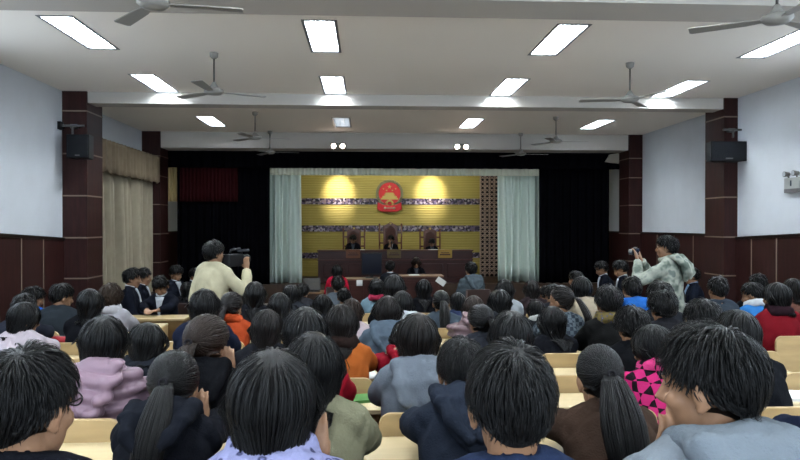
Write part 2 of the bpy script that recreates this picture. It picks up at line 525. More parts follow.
# pale inner curtains and their pelmet
Yi = 16.45
t = thing('inner_curtain', 'pale green inner curtain at the left of the yellow wall', 'curtain', (0, 0, 0), 0, 'pale inner stage curtains')
curtain(MB(), xat(262, Yi), Yi, xat(301, Yi), Yi, SZ, 3.0, 5, .13, 31).build('drape', M_pale, t, smooth=True)
t = thing('inner_curtain', 'pale green inner curtain at the right, beside the lattice screen', 'curtain', (0, 0, 0), 0, 'pale inner stage curtains')
curtain(MB(), xat(497.5, Yi), Yi, xat(543, Yi), Yi, SZ, 3.0, 6, .13, 32).build('drape', M_pale, t, smooth=True)
t = thing('inner_pelmet', 'pleated cream pelmet across the top of the yellow wall', 'curtain', (0, 0, 0))
curtain(MB(), xat(262, Yi), Yi - .26, xat(541, Yi), Yi - .26, zat(175.5, Yi - .26), 3.2, 72, .018, 33).build('cloth', M_cream, t, smooth=True)
MB().tube([(XL2, Yi - .26, 3.2), (XR2, Yi - .26, 3.2)], .03, 8, (0, 0, 1)).build('curtain_rail', M_steel, t)

# yellow panelled wall with ripples, three mosaic bands
def ripple_mat():
    m = mat('yellow_wave_panel', '#b5a03a', 0.55)
    nt = m.node_tree; b = nt.nodes['Principled BSDF']
    tc = nt.nodes.new('ShaderNodeTexCoord')
    mp = nt.nodes.new('ShaderNodeMapping'); mp.inputs['Scale'].default_value = (1.6, 1, 9)
    wv = nt.nodes.new('ShaderNodeTexWave'); wv.bands_direction = 'Z'; wv.inputs['Scale'].default_value = .75
    wv.inputs['Distortion'].default_value = 2.2; wv.inputs['Detail'].default_value = 1; wv.inputs['Detail Scale'].default_value = .6
    nt.links.new(tc.outputs['Object'], mp.inputs[0]); nt.links.new(mp.outputs[0], wv.inputs['Vector'])
    bp = nt.nodes.new('ShaderNodeBump'); bp.inputs['Strength'].default_value = .45; bp.inputs['Distance'].default_value = .02
    nt.links.new(wv.outputs['Fac'], bp.inputs['Height']); nt.links.new(bp.outputs[0], b.inputs['Normal'])
    rp = nt.nodes.new('ShaderNodeValToRGB')
    rp.color_ramp.elements[0].color = (*srgb('#8f7e3c'), 1); rp.color_ramp.elements[1].color = (*srgb('#a3924e'), 1)
    nt.links.new(wv.outputs['Fac'], rp.inputs[0]); nt.links.new(rp.outputs[0], b.inputs['Base Color'])
    return m
def mosaic_mat():
    m = mat('purple_mosaic', '#6a5668', 0.35)
    nt = m.node_tree; b = nt.nodes['Principled BSDF']
    tc = nt.nodes.new('ShaderNodeTexCoord')
    vo = nt.nodes.new('ShaderNodeTexVoronoi'); vo.inputs['Scale'].default_value = 20
    nt.links.new(tc.outputs['Object'], vo.inputs['Vector'])
    rp = nt.nodes.new('ShaderNodeValToRGB'); rp.color_ramp.interpolation = 'CONSTANT'
    cols = ['#1c1722', '#5a4c62', '#8d8288', '#33273a', '#5f5052']
    for i, c in enumerate(cols):
        e = rp.color_ramp.elements[i] if i < 2 else rp.color_ramp.elements.new(i / 5)
        e.position = i / 5; e.color = (*srgb(c), 1)
    sp = nt.nodes.new('ShaderNodeSeparateColor')
    nt.links.new(vo.outputs['Color'], sp.inputs[0]); nt.links.new(sp.outputs[0], rp.inputs[0]); nt.links.new(rp.outputs[0], b.inputs['Base Color'])
    return m
Yy = 18.5
wl, wr = xat(292, Yy), xat(484, Yy)
M_rip, M_mos = ripple_mat(), mosaic_mat()
yw = struct('wall_stage_yellow', MB().box(wl, wr, Yy, Yy + .1, SZ, 3.2), M_rip)
for (ya, yb) in ((198.5, 204.5), (225.5, 231.5), (252.5, 258)):
    b_ = MB().box(wl, wr, Yy - .02, Yy, zat(yb, Yy), zat(ya, Yy)).build('mosaic_band', M_mos, yw)
# carved lattice screen
Yl = 18.2
lx0, lx1 = xat(480.5, Yl), xat(499, Yl)
t = thing('lattice_screen', 'tall carved brown lattice screen between yellow wall and right curtain', 'screen', (0, 0, 0))
M_lat = mat('carved_wood', '#a08879', 0.5, k=1.0, var=0.2)
M_latd = mat('lattice_back', '#2b2023', 0.7)
MB().box(lx0, lx1, Yl + .05, Yl + .09, SZ, 3.15).build('backing_panel', M_latd, t)
fr = MB()
for k in range(5):
    x = lx0 + (lx1 - lx0) * k / 4
    fr.box(x - .012, x + .012, Yl, Yl + .055, SZ, 3.15)
fr.build('upright_frame', M_lat, t)
dia = MB(); sx = (lx1 - lx0) / 4; rnd = random.Random(4)
for k in range(4):
    xc = lx0 + sx * (k + .5); z = SZ + .1
    while z < 3.1:
        for s_ in (-1, 1):
            Mx = Matrix.Translation((xc, Yl + .03, z)) @ Matrix.Rotation(s_ * R(40), 4, 'Y')
            dia.box(-sx * .6, sx * .6, -.015, .015, -.009, .009, Mx)
        if rnd.random() < .6: dia.ell((xc, Yl + .03, z), (.03, .02, .03), nu=8, nv=6)
        z += .115
dia.build('fretwork', M_lat, t)

# ------------------------------------------------------------- national emblem
M_red = mat('emblem_red', '#c01d20', 0.35, k=.8)
M_gold = mat('emblem_gold', '#b59a55', 0.4, k=.8, metal=0.25)
ec = at(389.5, 193.5, Yy - .03)
t = thing('wall_emblem', 'round red and gold emblem with gate, stars and ribbon on yellow wall', 'emblem', (ec.x, Yy - .02, ec.z))
Rx = Matrix.Rotation(R(90), 4, 'X')
er = .31
MB().lathe([(0, 0), (er, 0), (er, .03), (0, .04)], n=40, M=Rx).build('red_disc', M_red, t, smooth=False)
wre = MB()
for s_ in (-1, 1):
    for k in range(30):
        a = R(-62 + 150 * k / 29) if s_ > 0 else R(180 + 62 - 150 * k / 29)
        for rr in (.325, .365):
            c_ = Vector((rr * math.cos(a), -.04, rr * math.sin(a)))
            wre.ell(c_, (.028, .02, .014), rot=Matrix.Rotation(-(a + s_ * R(60)), 3, 'Y'), nu=8, nv=5)
wre.build('wheat_wreath', mat('wreath_gold', '#a59d7c', .45), t, smooth=True)
gate = MB()
gate.box(-.24, .24, -.055, -.03, -.17, -.125).box(-.20, .20, -.06, -.03, -.125, -.07).box(-.12, .12, -.06, -.03, -.07, -.05)
gate.prism([(-.17, -.055), (.17, -.055), (.13, -.02), (-.13, -.02)], 'y', -.065, -.03)
gate.box(-.11, .11, -.06, -.03, -.03, .0).prism([(-.14, -.005), (.14, -.005), (.10, .022), (-.10, .022)], 'y', -.065, -.03)
gate.build('gate_tower', M_gold, t)
def star(mb, x, z, r):
    pts = []
    for i in range(10):
        a = PI / 2 + i * PI / 5; q = r if i % 2 == 0 else r * .42
        pts.append((x + q * math.cos(a), z + q * math.sin(a)))
    mb.prism(pts, 'y', -.055, -.03)
st = MB(); star(st, 0, .185, .062); st.build('large_star', M_gold, t)
for x, z in ((-.17, .13), (-.08, .085), (.08, .085), (.17, .13)):
    s2 = MB(); star(s2, x, z, .03); s2.build('small_star', M_gold, t)
g = MB()
for i in range(14):
    a = 2 * PI * i / 14
    g.box(-.016, .016, -.06, -.02, .085, .115, Matrix.Translation((0, 0, -.285)) @ Matrix.Rotation(a, 4, 'Y'))
g.ring((0, -.04, -.285), .075, .075, .02, 24, 8, tilt=Matrix.Rotation(R(90), 3, 'X'))
g.build('gear_wheel', M_gold, t, smooth=False)
rb = MB()
rb.prism([(-.33, -.24), (-.20, -.315), (0, -.335), (.20, -.315), (.33, -.24), (.345, -.44), (.24, -.50), (0, -.515), (-.24, -.50), (-.345, -.44)], 'y', -.07, -.01)
rb.build('red_ribbon', M_red, t, bevel=.01)
kn = MB().box(-.13, .13, -.085, -.065, -.42, -.395).ell((-.13, -.08, -.408), (.035, .02, .035), nu=10, nv=6).ell((.13, -.08, -.408), (.035, .02, .035), nu=10, nv=6)
kn.build('gold_tassel', mat('pale_gold', '#d8c9a0', 0.4), t)

# spotlights over the yellow wall and twin spots on the stage beam
M_lampblk = mat('spot_housing', '#222224', 0.5, metal=0.3)
for i, (px, lab) in enumerate(((338, 'stage spot lamp above the yellow wall, left of the emblem'), (433, 'stage spot lamp above the yellow wall, right of the emblem'))):
    x = xat(px, 17.8)
    t = thing('stage_spot_lamp', lab, 'spot lamp', (x, 17.3, 3.42), 0, 'stage spot lamps')
    Mt = Matrix.Rotation(R(58), 4, 'X')
    MB().tube([(0, 0, .07), (0, 0, -.08)], [.05, .06], 16, M=Mt.inverted()).build('housing', M_lampblk, t, smooth=True)
    MB().box(-.01, .01, -.01, .01, .0, .19).build('hanger', M_lampblk, t)
    L = bpy.data.lights.new('stage_spot', 'SPOT'); L.energy = STAGE; L.spot_size = R(44); L.spot_blend = 1.0; L.color = (1, .95, .84); L.shadow_soft_size = .05
    lo = bpy.data.objects.new('stage_spot_light', L); C.objects.link(lo); lo.parent = t
    lo.location = (0, .09, -.1)
    lo.rotation_euler = Vector((0.0, 1.2, -1.0)).to_track_quat('-Z', 'Y').to_euler()
t = thing('stage_batten_light', 'row of white tubes above the judges, hidden by the cream pelmet', 'lamp', (0.8, 17.1, 3.32))
MB().box(-1.9, 1.9, -.06, .06, .03, .28).build('housing', M_lampblk, t)
for k in range(3): MB().tube([(-1.85 + 1.27 * k, 0, 0), (-.7 + 1.27 * k, 0, 0)], .02, 10, (0, 0, 1)).build('lamp_tube', mat('added_tube_light', (1, 1, 1), .4, emit=(.95, 1, .92), estr=30), t, smooth=True)
M_warm = mat('warm_lamp_face', (1, 1, 1), 0.4, emit=(1, .80, .66), estr=14)
for i, (px, lab) in enumerate(((338, 'twin warm spot lamps under the ceiling, left'), (462, 'twin warm spot lamps under the ceiling, right'))):
    x = xat(px, 14.85); z = zat(144.5, 14.85)
    t = thing('twin_spot_lamp', lab, 'spot lamp', (x, YC2 + .05, z), 0, 'twin spots on the stage beam')
    MB().box(-.17, .17, -.05, 0, .02, .05).build('mounting_bar', M_fan, t)
    for s_ in (-1, 1):
        h_ = MB().tube([(s_ * .10, -.04, .03), (s_ * .10, -.12, -.01), (s_ * .10, -.19, -.035)], [.03, .055, .062], 14, (0, 0, 1)).build('lamp_head', M_fan, t, smooth=True)
        MB().tube([(s_ * .10, -.188, -.034), (s_ * .10, -.196, -.037)], [.052, .05], 14, (0, 0, 1)).build('lamp_face', M_warm, h_)

# ------------------------------------------------------------- the bench of the judges
M_bench = mat('dark_mahogany', '#401a14', 0.3, var=0.25, vscale=3, stretch=(1, 1, 5))
M_bench2 = mat('mahogany_edge', '#5c2c1f', 0.4)
M_goldpl = mat('gold_plate', '#b08a3a', 0.35, metal=0.3)
Yj = 16.4
bx0, bx1 = xat(318, Yj), xat(472.5, Yj); bz = zat(250, Yj)
t = thing('judges_bench', 'long dark mahogany judges bench on the stage', 'bench', ((bx0 + bx1) / 2, Yj, SZ))
hw = (bx1 - bx0) / 2; hz = bz - SZ
MB().box(-hw, hw, 0, .05, 0, hz - .03).build('front_panel', M_bench, t)
for x in (-hw, hw - .05): MB().box(x, x + .05, .05, .62, 0, hz - .03).build('side_panel', M_bench, t)
MB().box(-hw - .02, hw + .02, -.04, .40, hz - .03, hz).build('upper_ledge', M_bench2, t, bevel=.006)
MB().box(-hw + .05, hw - .05, .3, .68, hz - .16, hz - .13).build('writing_top', M_bench2, t)
MB().box(-hw - .012, hw + .012, -.03, 0, hz - .26, hz - .23).build('moulding', M_bench2, t)
for k in range(6):
    x0 = -hw + .08 + k * (2 * hw - .16) / 6
    p_ = MB()
    p_.box(x0 + .05, x0 + (2 * hw - .16) / 6 - .05, -.015, .01, .12, hz - .34)
    p_.build('raised_panel', M_bench, t, bevel=.012)
def plate(pa, pb, ya, yb, m_, lab, name='name_plate'):
    a = at(pa, yb, Yj - .05); b = at(pb, ya, Yj - .05)
    t = thing(name, lab, 'name plate', ((a.x + b.x) / 2, Yj - .05, bz), 0, 'plates on the judges bench')
    w_ = (b.x - a.x) / 2
    MB().box(-w_, w_, -.012, 0, -.20, .015).build('plate_face', m_, t, bevel=.004)
    MB().box(-w_ * .75, w_ * .75, -.016, -.011, -.13, -.10).box(-w_ * .6, w_ * .6, -.016, -.011, -.08, -.06).build('dark_line', M_bench, t)
    MB().box(-w_, w_, 0, .06, .003, .015).build('clip', m_, t)
plate(346, 360, 251, 258, mat('copper_plate', '#7c4a2c', 0.4, metal=0.2), 'copper brown plate on the bench before the left judge')
plate(438, 452, 251, 259, M_goldpl, 'gold plate on the bench before the right judge')
plate(387, 401, 250, 258, mat('bronze_plate', '#6f5a34', 0.4, metal=0.3), 'bronze plate on the bench before the presiding judge')
# papers at the places of the judges
M_paper = mat('white_paper', '#e8e8e4', 0.7, k=.7)
for px, lab in ((357, 'white paper on the bench before the left judge'), (436, 'white paper on the bench before the right judge')):
    x = xat(px, Yj + .2)
    MB_ = MB().box(x - .2, x + .2, Yj + .02, Yj + .3, bz, bz + .006).build('paper_sheet', M_paper)
    tag(MB_, lab, 'paper', 'papers on the judges bench')

# carved high-backed chairs
M_chairw = mat('red_brown_chair_wood', '#6b3a26', 0.35, var=0.2, coat=0.15)
M_leather = mat('brown_leather', '#5b3427', 0.5)
def judge_chair(px, pytop, lab, wpx):
    Yc = 17.78
    p_ = at(px, pytop, Yc); w_ = wpx / 660 * Yc / 2
    hgt = p_.z - SZ
    t = thing('high_backed_chair', lab, 'chair', (p_.x, Yc, SZ), 0, 'carved chairs of the judges')
    for s_ in (-1, 1):
        pb = MB().tube([(s_ * w_, 0, 0), (s_ * w_, 0, hgt * .93)], .022, 8)
        pb.ell((s_ * w_, 0, hgt * .93 + .02), (.028, .028, .04), nu=10, nv=6)
        pb.build('back_post', M_chairw, t, smooth=True)
        MB().tube([(s_ * w_, -.5, 0), (s_ * w_, -.5, .50)], .022, 8).build('front_post', M_chairw, t, smooth=True)
        MB().box(s_ * w_ - .025, s_ * w_ + .025, -.52, .0, .50, .53).build('arm', M_chairw, t, bevel=.006)
    iw = w_ * .66
    pts = [(-iw, hgt * .45), (iw, hgt * .45), (iw, hgt * .90), (iw * .85, hgt * .935), (iw * .45, hgt * .955), (0, hgt), (-iw * .45, hgt * .955), (-iw * .85, hgt * .935), (-iw, hgt * .90)]
    bk = MB().prism(pts, 'y', -.025, .025).build('back_panel', M_chairw, t, bevel=.008)
    MB().prism([(x * .72, hgt * .68 + (z - hgt * .68) * .8) for x, z in pts], 'y', -.035, -.02).build('padded_panel', M_leather, bk, bevel=.006)
    MB().ell((0, -.03, hgt * .965), (.028, .012, .028), nu=10, nv=6).build('gold_stud', M_gold, bk)
    for z in (.30, .62, .80):
        MB().box(-w_, w_, -.012, .012, hgt * z - .02, hgt * z + .02).build('cross_rail', M_chairw, t)
    MB().box(-w_, w_, -.52, .02, .27, .325).build('seat', M_leather, t, bevel=.012)
judge_chair(354, 226.5, 'carved brown chair of the left judge', 21)
judge_chair(390.5, 221.5, 'taller carved brown chair of the presiding judge, centre', 22)
judge_chair(430, 227, 'carved brown chair of the right judge', 20)

# ------------------------------------------------------------- court floor: desks, monitor, papers
M_desk = mat('court_desk_wood', '#4a221a', 0.35, var=0.25, stretch=(1, 1, 5), vscale=3)
M_edge = mat('pale_desk_edge', '#8f6a52', 0.5)
def court_desk(px0, px1, pyt, Y, dep, lab):
    a = at(px0, pyt, Y); b = at(px1, pyt, Y)
    hz = a.z - FZ; hw = (b.x - a.x) / 2
    t = thing('court_desk', lab, 'desk', ((a.x + b.x) / 2, Y, FZ), 0, 'dark desks on the court floor')
    MB().box(-hw, hw, 0, dep, hz - .03, hz).build('desk_top', M_edge, t, bevel=.004)
    MB().box(-hw + .02, hw - .02, .03, .05, .05, hz - .03).build('front_panel', M_desk, t)
    for x in (-hw + .02, hw - .05): MB().box(x, x + .03, .05, dep - .03, 0, hz - .03).build('side_panel', M_desk, t)
    for k in range(2): MB().box(-hw + .1 + k * hw, -.1 + k * hw, .018, .03, .15, hz - .14).build('raised_panel', M_desk, t, bevel=.006)
    return a.x, b.x, a.z
cx0, cx1, cz = court_desk(397, 444, 276, 13.5, .5, 'dark wooden desk of the clerk in black')
dx0, dx1, dz = court_desk(344, 393, 279, 13.5, .5, 'dark wooden desk carrying the large monitor')
Ym = 13.78
a = at(361.5, 277, Ym); b = at(382, 253, Ym)
t = thing('monitor', 'large dark monitor on the desk below the bench', 'monitor', ((a.x + b.x) / 2, Ym, dz))
w_ = (b.x - a.x) / 2; h_ = b.z - dz
MB().box(-w_, w_, 0, .05, .06, h_).build('casing', M_blk, t, bevel=.006)
MB().box(-w_ + .02, w_ - .02, -.004, .002, .09, h_ - .025).build('screen', mat('dark_screen', '#151a2c', 0.2), t)
MB().box(-.03, .03, .01, .04, 0, .07).build('stand', M_blk, t)
MB().box(-.13, .13, -.08, .12, 0, .012).build('stand_base', M_blk, t)
for px, py, w_, lab, nm in ((359.5, 283, .12, 'white card hanging on the monitor desk', 'white_card'), (441, 281.5, .2, 'white sheet hanging at the right end of the clerk desk', 'hanging_sheet')):
    p_ = at(px, py, 13.49)
    s_ = MB().box(-w_ / 2, w_ / 2, -.003, .0, -.06, .06, Matrix.Translation((p_.x, 13.497, p_.z)) @ Matrix.Rotation(R(35 if w_ > .15 else 0), 4, 'Y')).build(nm, M_paper)
    tag(s_, lab, 'paper')
p_ = at(414, 274.5, 13.75)
tag(MB().box(p_.x - .11, p_.x + .11, 13.6, 13.85, cz, cz + .008).build('document', M_paper), 'white papers in front of the clerk in black', 'paper')
# side table with a laptop, left of the woman in red
M_tan = mat('tan_wood', '#8d6a48', 0.4, var=0.15)
Yt = 12.2
p_ = at(311, 292, Yt)
t = thing('side_table', 'small brown table left of the woman in red', 'table', (p_.x, Yt, FZ))
hz = p_.z - FZ
MB().box(-.27, .27, -.05, .4, hz - .03, hz).build('table_top', M_tan, t, bevel=.004)
for x in (-.24, .24):
    for y in (-.02, .37): MB().box(x - .02, x + .02, y - .02, y + .02, 0, hz - .03).build('leg', M_tan, t)
t = thing('laptop', 'open laptop on the small brown table', 'laptop', (p_.x, Yt + .1, p_.z))
MB().box(-.16, .16, -.1, .13, 0, .016).build('keyboard_base', M_blk, t)
MB().box(-.16, .16, -.006, .006, 0, .23, Matrix.Translation((0, .13, .012)) @ Matrix.Rotation(R(-12), 4, 'X')).build('lid', M_blk, t)
MB().box(-.145, .145, -.009, -.006, .015, .215, Matrix.Translation((0, .13, .012)) @ Matrix.Rotation(R(-12), 4, 'X')).build('screen', mat('grey_screen', '#5a5650', 0.2), t)

# side tables of the parties
def party_desk(x0, x1, y0, y1, top, front, lab, m_=None):
    t = thing('party_desk', lab, 'desk', ((x0 + x1) / 2, (y0 + y1) / 2, FZ), 0, 'desks of the parties')
    a, b = (x1 - x0) / 2, (y1 - y0) / 2
    hz = top - FZ
    m_ = m_ or M_desk
    MB().box(-a, a, -b, b, hz - .03, hz).build('desk_top', M_tan, t, bevel=.004)
    for y in (-b + .03, b - .06): MB().box(-a + .03, a - .03, y, y + .03, 0, hz - .03).build('end_panel', m_, t)
    fx = -a + .03 if front < 0 else a - .06
    MB().box(fx, fx + .03, -b + .06, b - .06, .06, hz - .03).build('front_panel', m_, t)
    return t
t = thing('party_desk', 'pale wooden desk before the man bent over, left', 'desk', (-2.42, 7.58, floor_z(7.75)), 0, 'desks of the parties')
MB().box(-.38, .38, 0, .36, .715, .74).build('desk_top', mat('pale_party_top', '#cdb283', .4, var=.1), t, bevel=.004)
MB().box(-.36, .36, .03, .05, .1, .715).build('front_panel', mat('honey_wood', '#8a6a3e', .45, var=.15), t)
for x in (-.36, .33): MB().box(x, x + .03, .05, .34, 0, .715).build('side_panel', mat('honey_wood', '#8a6a3e', .45), t)
party_desk(3.02, 3.5, 9.8, 11.8, FZ + .76, -1, 'long brown desk on the right, before the men in suits')
for y, lab in ((10.1, 'white papers on the right desk before the nearer suited man'), (11.0, 'white papers on the right desk before the farther suited man')):
    tag(MB().box(3.22, 3.46, y - .14, y + .14, FZ + .76, FZ + .768).build('document', M_paper), lab, 'paper')
# ------------------------------------------------------------- people: body, hair and clothes
M_skin = mat('skin', '#b48767', 0.5, k=.42, bump=0.03, bscale=80, var=0.05)
M_brow = mat('dark_eye', '#15100e', 0.4)
M_eyew = mat('eye_white', '#a89f98', 0.3)
M_lip = mat('lips', '#9c5a50', 0.45)

def hair_mat(name, col, rough=0.34):
    m = mat(name, col, rough, spec=0.16, k=.22)
    nt = m.node_tree; b = nt.nodes['Principled BSDF']
    uv = nt.nodes.new('ShaderNodeUVMap'); uv.uv_map = 'strand'
    mp = nt.nodes.new('ShaderNodeMapping'); mp.inputs['Scale'].default_value = (9, .35, 1)
    n = nt.nodes.new('ShaderNodeTexNoise'); n.inputs['Scale'].default_value = 3; n.inputs['Detail'].default_value = 3
    bp = nt.nodes.new('ShaderNodeBump'); bp.inputs['Strength'].default_value = .55; bp.inputs['Distance'].default_value = .004
    nt.links.new(uv.outputs[0], mp.inputs[0]); nt.links.new(mp.outputs[0], n.inputs['Vector'])
    nt.links.new(n.outputs['Fac'], bp.inputs['Height']); nt.links.new(bp.outputs[0], b.inputs['Normal'])
    return m
HAIR = {'k': hair_mat('black_hair', '#0d0c0e'), 'd': hair_mat('dark_brown_hair', '#1f1613'), 'b': hair_mat('brown_hair', '#3d2a1f', .42), 'c': hair_mat('curly_brown_hair', '#4a3422', .5)}

dg_cache = {}
def remesh(mb, name, voxel, smooth=4, fac=0.5):
    me = mb.mesh(name)
    bm = bmesh.new(); bm.from_mesh(me)
    bmesh.ops.recalc_face_normals(bm, faces=bm.faces); bm.to_mesh(me); bm.free()
    o = bpy.data.objects.new(name, me); C.objects.link(o)
    a = o.modifiers.new('r', 'REMESH'); a.mode = 'VOXEL'; a.voxel_size = voxel; a.use_smooth_shade = True
    b = o.modifiers.new('s', 'SMOOTH'); b.iterations = smooth; b.factor = fac
    dg = bpy.context.evaluated_depsgraph_get()
    out = bpy.data.meshes.new_from_object(o.evaluated_get(dg))
    bpy.data.objects.remove(o); bpy.data.meshes.remove(me)
    out.name = name
    out.polygons.foreach_set('use_smooth', [True] * len(out.polygons))
    return out
def displace(me, fn):
    n = len(me.vertices)
    co = np.empty(n * 3, np.float32); me.vertices.foreach_get('co', co); co = co.reshape(-1, 3)
    no = np.empty(n * 3, np.float32); me.vertex_normals.foreach_get('vector', no); no = no.reshape(-1, 3)
    d = fn(co, no)
    co2 = co + no * d[:, None]
    me.vertices.foreach_set('co', co2.astype(np.float32).ravel()); me.update()
def folds(amp, freq, seed=0, squash=(1, 1, 1)):
    off = Vector((seed * 7.1, seed * 3.3, seed * 1.7))
    def fn(co, no):
        d = np.empty(len(co))
        for i, c in enumerate(co):
            q = Vector((c[0] * freq * squash[0], c[1] * freq * squash[1], c[2] * freq * squash[2])) + off
            a = noise.noise(q); b = noise.noise(q * 2.3 + Vector((5, 1, 9)))
            d[i] = amp * ((1 - abs(a) * 2.2) * .6 + b * .5)
        return d
    return fn
def quilt(amp, step):
    f2 = folds(.006, 11, 3)
    def fn(co, no):
        wv = np.abs(np.sin(PI * (co[:, 2] + .015 * np.sin(co[:, 0] * 14)) / step))
        return amp * (wv - .6) + f2(co, no)
    return fn

# ---- poses -------------------------------------------------------------------------------------------
def joints(lean, yaw, pitch, arms, stand=False, dk=.80):
    """joint positions of a figure that faces +Y; the origin lies on the floor below the hips"""
    J = {}
    a = R(lean)
    P = Vector((0, 0, .93 if stand else .50))
    u = Vector((0, math.sin(a), math.cos(a)))
    J['P'], J['u'] = P, u
    J['N'] = P + u * .51
    hb = a * .45 + R(6)
    J['HC'] = J['N'] + Vector((0, math.sin(hb), math.cos(hb))) * .132
    J['HM'] = Matrix.Translation(J['HC']) @ Matrix.Rotation(R(yaw), 4, 'Z') @ Matrix.Rotation(-R(pitch) - a * .35, 4, 'X')
    J['lean'] = a
    hc, n = J['HC'], J['N']
    for s, k in ((1, 'R'), (-1, 'L')):
        S = P + u * .440 + Vector((s * .147, 0, 0))
        J['S' + k] = S
        mode = arms if isinstance(arms, str) else arms[0 if k == 'R' else 1]
        if mode == 'desk':
            E = Vector((s * .188, S.y + .15, dk + .04)); W = Vector((s * .07, max(.40, S.y + .24), dk + .01)); H = Vector((-s * .45, .9, -.05))
        elif mode == 'lap':
            E = Vector((s * .205, S.y + .06, S.z - .27)); W = Vector((s * .10, S.y + .26, S.z - .36)); H = Vector((-s * .4, .9, -.1))
        elif mode == 'cheek':
            E = Vector((s * .215, S.y + .24, dk + .05)); W = hc + Vector((s * .10, .035, -.165)); H = Vector((-s * .12, .02, 1))
        elif mode == 'chin':
            E = Vector((s * .16, S.y + .30, dk + .05)); W = hc + J['HM'].to_3x3() @ Vector((s * .03, .125, -.20)); H = Vector((-s * .2, -.25, .9))
        elif mode == 'mic':
            E = Vector((s * .22, S.y + .12, S.z - .25)); W = hc + Vector((s * .06, .17, -.19)); H = Vector((-s * .5, -.1, .75))
        elif mode == 'phone':
            E = Vector((s * .23, S.y + .15, S.z - .24)); W = Vector((s * .12, S.y + .34, S.z - .03)); H = Vector((-s * .1, .3, .9))
        elif mode == 'camcorder':
            E = Vector((s * .34, S.y + .10, S.z - .22)); W = Vector((s * .235, S.y + .27, S.z + .03)); H = Vector((-s * .25, .25, .9))
        elif mode == 'photo':
            E = Vector((s * .27, S.y + .25, S.z - .16)); W = Vector((s * .07, hc.y + .29, hc.z - .14)); H = Vector((-s * .1, .25, .9))
        elif mode == 'down':
            E = Vector((s * .23, S.y - .02, S.z - .29)); W = Vector((s * .22, S.y + .08, S.z - .54)); H = Vector((0, .1, -1))
        J['E' + k], J['W' + k], J['H' + k] = E, W, H.normalized()
        if stand:
            J['hip' + k], J['kn' + k], J['an' + k] = Vector((s * .09, 0, .92)), Vector((s * .10, .02, .50)), Vector((s * .11, -.01, .09))
        else:
            J['hip' + k], J['kn' + k], J['an' + k] = Vector((s * .09, .0, .50)), Vector((s * .10, .40, .495)), Vector((s * .10, .36, .09))
    return J

def add_head(mb, M):
    E = lambda c, r, rot=None: mb.ell(c, r, rot=rot, nu=20, nv=14, M=M)
    E((0, -.008, .030), (.077, .096, .098))               # skull
    E((0, .030, -.050), (.060, .064, .082))               # jaw
    E((0, .062, -.100), (.026, .026, .022))               # chin
    E((0, .050, .035), (.062, .045, .055))                # forehead
    for s in (-1, 1):
        E((s * .038, .060, -.030), (.026, .028, .026))    # cheek
        E((s * .032, .078, .012), (.016, .012, .010))     # eyelid
        E((s * .030, .083, .027), (.024, .010, .008))     # brow
        rot = Matrix.Rotation(s * R(-22), 3, 'Z') @ Matrix.Rotation(R(-8), 3, 'X')
        E((s * .083, -.008, -.010), (.010, .021, .033), rot)   # ear
        E((s * .082, -.002, -.038), (.008, .012, .012), rot)
    mb.tube([(0, .088, .018), (0, .100, -.010), (0, .112, -.030), (0, .100, -.042)], [.009, .011, .015, .010], 10, (1, 0, 0), M=M)
    for s in (-1, 1): E((s * .012, .096, -.036), (.009, .010, .008))
    E((0, .090, -.062), (.024, .011, .006)); E((0, .088, -.073), (.021, .011, .007))

def add_hand(mb, W, H, s):
    """palm, four unequal bent fingers and a thumb; s = +1 right, -1 left"""
    H = H.normalized()
    side = Vector((-s, 0, 0)); side = (side - H * side.dot(H))
    if side.length < .2: side = Vector((0, -1, 0)) - H * Vector((0, -1, 0)).dot(H)
    side.normalize()
    nrm = H.cross(side) * s                 # back of the hand
    if nrm.z < 0 and abs(H.z) < .6: nrm = -nrm
    p0 = W + H * .01
    mb.tube([W - H * .02, W + H * .02, W + H * .06, W + H * .092], [(.020, .026), (.017, .034), (.014, .042), (.011, .040)], 12, side)
    for i, (o, L) in enumerate(((.030, .070), (.010, .078), (-.010, .072), (-.030, .056))):
        b = W + H * .085 + side * o
        d1 = (H - nrm * .15 + side * o * 3).normalized(); d2 = (H - nrm * .75 + side * o * 2).normalized(); d3 = (H * .6 - nrm * .9).normalized()
        p1 = b + d1 * L * .45; p2 = p1 + d2 * L * .33; p3 = p2 + d3 * L * .27
        mb.tube([b - H * .02, b, p1, p2, p3], [.0085, .009, .0085, .0078, .006], 8, nrm)
    b = W + H * .03 + side * .028
    d = (H * .6 + side * .75 - nrm * .25).normalized(); d2 = (H * .9 + side * .25 - nrm * .35).normalized()
    mb.tube([W + H * .015 + side * .01, b, b + d * .034, b + d * .034 + d2 * .03], [.012, .0125, .0105, .008], 8, nrm)

